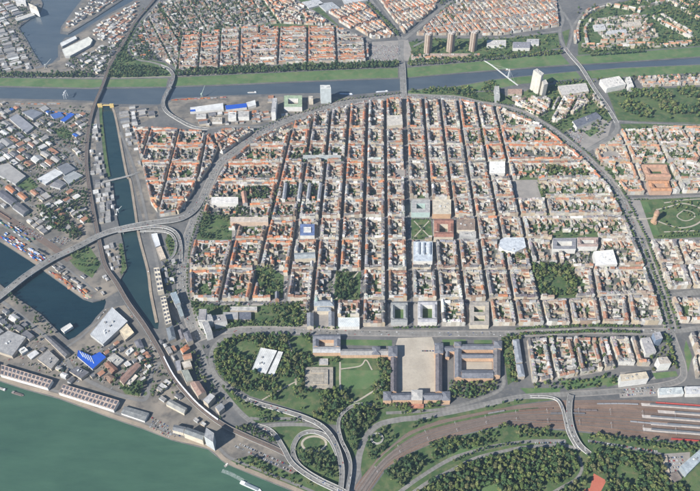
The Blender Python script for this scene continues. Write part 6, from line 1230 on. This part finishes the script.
# ------------------------------------------------------------------ cars
CARC = {'white': (.7, .7, .7), 'silver': (.45, .46, .47), 'black': (.02, .02, .022), 'grey': (.16, .165, .17), 'blue': (.04, .09, .25), 'red': (.35, .03, .03)}
def car_mb(c):
    b = MB(); b.prism([(-2.15, -.85), (2.0, -.85), (2.2, -.6), (2.2, .6), (2.0, .85), (-2.15, .85)], .3, .85, c)
    lo_, hi = [(-1.7, -.78), (1.0, -.78), (1.0, .78), (-1.7, .78)], [(-1.3, -.65), (.4, -.65), (.4, .65), (-1.3, .65)]
    for i in range(4): b.face([lo_[i] + (.85,), lo_[(i + 1) % 4] + (.85,), hi[(i + 1) % 4] + (1.42,), hi[i] + (1.42,)], (.03, .035, .04))
    b.face([p + (1.42,) for p in hi], c)
    for x in (-1.35, 1.35):
        for y in (-.8, .8): b.tube((x, y - .1, .33), (x, y + .1, .33), .33, .33, (.02, .02, .02), n=6)
    return b
CARB = {k: car_mb(c) for k, c in CARC.items()}; CARM = {k: b_.mesh('car', [M['paint']]) for k, b_ in CARB.items()}; CN = ['white', 'white', 'silver', 'silver', 'black', 'black', 'grey', 'grey', 'blue', 'red']
def lane_cars(p, z, w, step, place, dens=.5):
    for o_ in ((-w * .33, -w * .14, w * .14, w * .33) if w > 14 else (-w * .2, w * .2)):
        for x, y, a in along(offs(p, o_), step, U(0, step)):
            if rnd() < dens:
                k = min(range(len(p)), key=lambda i: dist(p[i], (x, y))) if isinstance(z, list) else 0
                CARS.append((x + U(-3, 3), y + U(-3, 3) * 0, (z[k] if isinstance(z, list) else z) + .03, a + (math.pi if o_ > 0 else 0), place, 'driving'))
def lot(px, a, b, place, rowgap=11, dens=.75, chk=False):
    poly = GP(px); A, B = G(*a), G(*b); rz = math.atan2(B[1] - A[1], B[0] - A[0]); l = dist(A, B)
    for s in range(-12, 13):
        for x, y, _ in along(offs([(A[0] - (B[0] - A[0]), A[1] - (B[1] - A[1])), (B[0] + (B[0] - A[0]), B[1] + (B[1] - A[1]))], s * rowgap), 2.7):
            if pip(x, y, poly) and rnd() < dens and not (chk and blocked(x, y)): CARS.append((x, y, .15, rz + math.pi / 2, place, 'parked'))
for p, z, w in VI: lane_cars(p, z, w, 22, 'on the elevated ramps and bridges', .55)
lane_cars(smooth(GP(RING_W)), .2, 26, 15, 'on the ring road', .6); lane_cars(smooth(GP(RING_E)), .2, 26, 15, 'on the ring road', .6); lane_cars(smooth(GP(BIS)), .22, 20, 26, 'on the boulevard', .5)
lot([(233, 442), (262, 450), (298, 466), (292, 472), (262, 460), (233, 448)], (240, 444), (290, 466), 'in the riverside car park'); lot([(588, 438), (655, 448), (660, 454), (588, 443)], (588, 441), (655, 451), 'in the car park below the station tracks'); lot([(664, 456), (684, 455), (682, 466), (668, 476)], (668, 458), (682, 457), 'in the depot yard by the wood', 9); lot([(535, 441), (566, 441), (566, 445), (535, 446)], (535, 443), (566, 442.5), 'beside the overpass park road')
lot([(0, 108), (92, 112), (84, 178), (44, 203), (0, 168)], (0, 130), (80, 170), 'in the freight yard', 16, .16, True); lot([(0, 302), (40, 328), (70, 352), (120, 345), (150, 380), (130, 396), (60, 378), (0, 358)], (0, 310), (60, 352), 'in the harbour yard', 13, .18, True); lot([(0, 30), (20, 28), (40, 66), (0, 74)], (0, 50), (30, 44), 'in the northern dock quarter', 18, .12, True)
lot([(152, 417), (167, 423), (184, 436), (172, 439), (148, 428)], (150, 420), (180, 436), 'on the quay car park beside the grey shed', 8, .45); lot([(620, 389.5), (654, 386.5), (655, 394), (622, 396.5)], (620, 393), (655, 390), 'on the station forecourt', 9, .5); lot([(624, 374), (654, 373), (654, 377), (624, 382)], (622, 378), (654, 376), 'beside the tram loop', 8, .3); lot([(566, 131), (580, 126), (584, 138), (578, 146)], (568, 134), (582, 140), 'on the theatre forecourt', 8, .6); lot([(60, 358), (74, 372), (66, 378), (52, 368)], (58, 362), (70, 374), 'in the harbour yard lane', 8, .5); lot([(126, 300), (132, 308), (140, 318), (132, 320)], (126, 304), (138, 320), 'beside the silver hall', 8, .6); lot([(20, 222), (45, 238), (40, 241), (15, 226)], (18, 224), (42, 240), 'beside the harbour sidings', 8, .5)
lot([(100, 316), (106, 310), (112, 306), (92, 328)], (92, 330), (110, 310), 'beside the silver hall'); lot([(372, 46), (400, 45), (400, 60), (372, 60)], (372, 50), (400, 49), 'on the fairground square', 12, .5); lot([(150, 338), (160, 345), (165, 360), (150, 350)], (150, 340), (165, 358), 'under the rail viaduct', 9, .6); lot([(60, 236), (72, 240), (62, 246), (48, 240)], (50, 238), (66, 246), 'under the harbour viaduct', 9, .7); lot([(404, 350), (412, 350), (412, 356), (404, 356)], (422, 348), (434, 348), 'in the palace courtyard', 9, .0); lot([(421, 349.5), (434, 349.5), (434, 352), (421, 352)], (421, 351), (434, 351), 'in the palace courtyard', 9, .8)
for i in range(1, 17):                                                     # parked along the old town streets
    p = [G(colx(i, y), y) for y in range(112, 326, 3)]
    for o_ in (-4, 4):
        for x, y, a in along(offs(p, o_), 6.5):
            if rnd() < .6 and pip(x, y, RINGP) and not blocked(x, y): CARS.append((x, y, .03, a, 'in the old town streets', 'parked'))
for j in range(1, 10):
    p = [G(x, rowy(j, x)) for x in range(190, 660, 4)]
    for o_ in (-4.5, 4.5):
        for x, y, a in along(offs(p, o_), 6.5):
            if rnd() < .5 and pip(x, y, RINGP) and not blocked(x, y): CARS.append((x, y, .03, a, 'in the old town streets', 'parked'))
CARS = [c_ for c_ in CARS if inview(c_[0], c_[1], 5)]; CARS.sort(key=lambda c_: c_[0] ** 2 + c_[1] ** 2)
for x, y, z, a, pl, stt in CARS[:300]:
    cn = random.choice(CN); o = bpy.data.objects.new('car', CARM[cn]); COL.objects.link(o); o.location = (x, y, z); o.rotation_euler = (0, 0, a); tag(o, f'small {cn} car {stt} {pl}', 'car', f'cars {pl}')
b = MB()
for x, y, z, a, pl, stt in CARS[300:]:
    s_ = CARB[random.choice(CN)]; ca, sa = math.cos(a), math.sin(a); nb = 0
    for f, c_ in zip(s_.f[:12], s_.c[:12]): b.face([(x + s_.v[i][0] * ca - s_.v[i][1] * sa, y + s_.v[i][0] * sa + s_.v[i][1] * ca, z + s_.v[i][2]) for i in f], c_)
if b.f: o = b.build('cars', M['paint']); o['kind'] = 'stuff'; tag(o, 'many small parked and driving cars further into the city', 'cars')
print('cars', len(CARS), 'containers', NC)

# ------------------------------------------------------------------ air
b = MB(); b.prism(rect(0, 0, 34000, 34000), -7, CAM_H + 25, (1, 1, 1), bottom=True); hz = b.build('haze', [])
mt = bpy.data.materials.new('haze'); mt.use_nodes = True; n = mt.node_tree.nodes; n.remove(n['Principled BSDF'])
pv = n.new('ShaderNodeVolumePrincipled'); pv.inputs['Color'].default_value = (.56, .76, 1.0, 1); pv.inputs['Density'].default_value = 4.0e-5; pv.inputs['Anisotropy'].default_value = .25
mt.node_tree.links.new(pv.outputs[0], n['Material Output'].inputs['Volume']); hz.data.materials.append(mt); hz['kind'] = 'stuff'; tag(hz, 'thin pale blue summer haze over the whole city', 'haze')
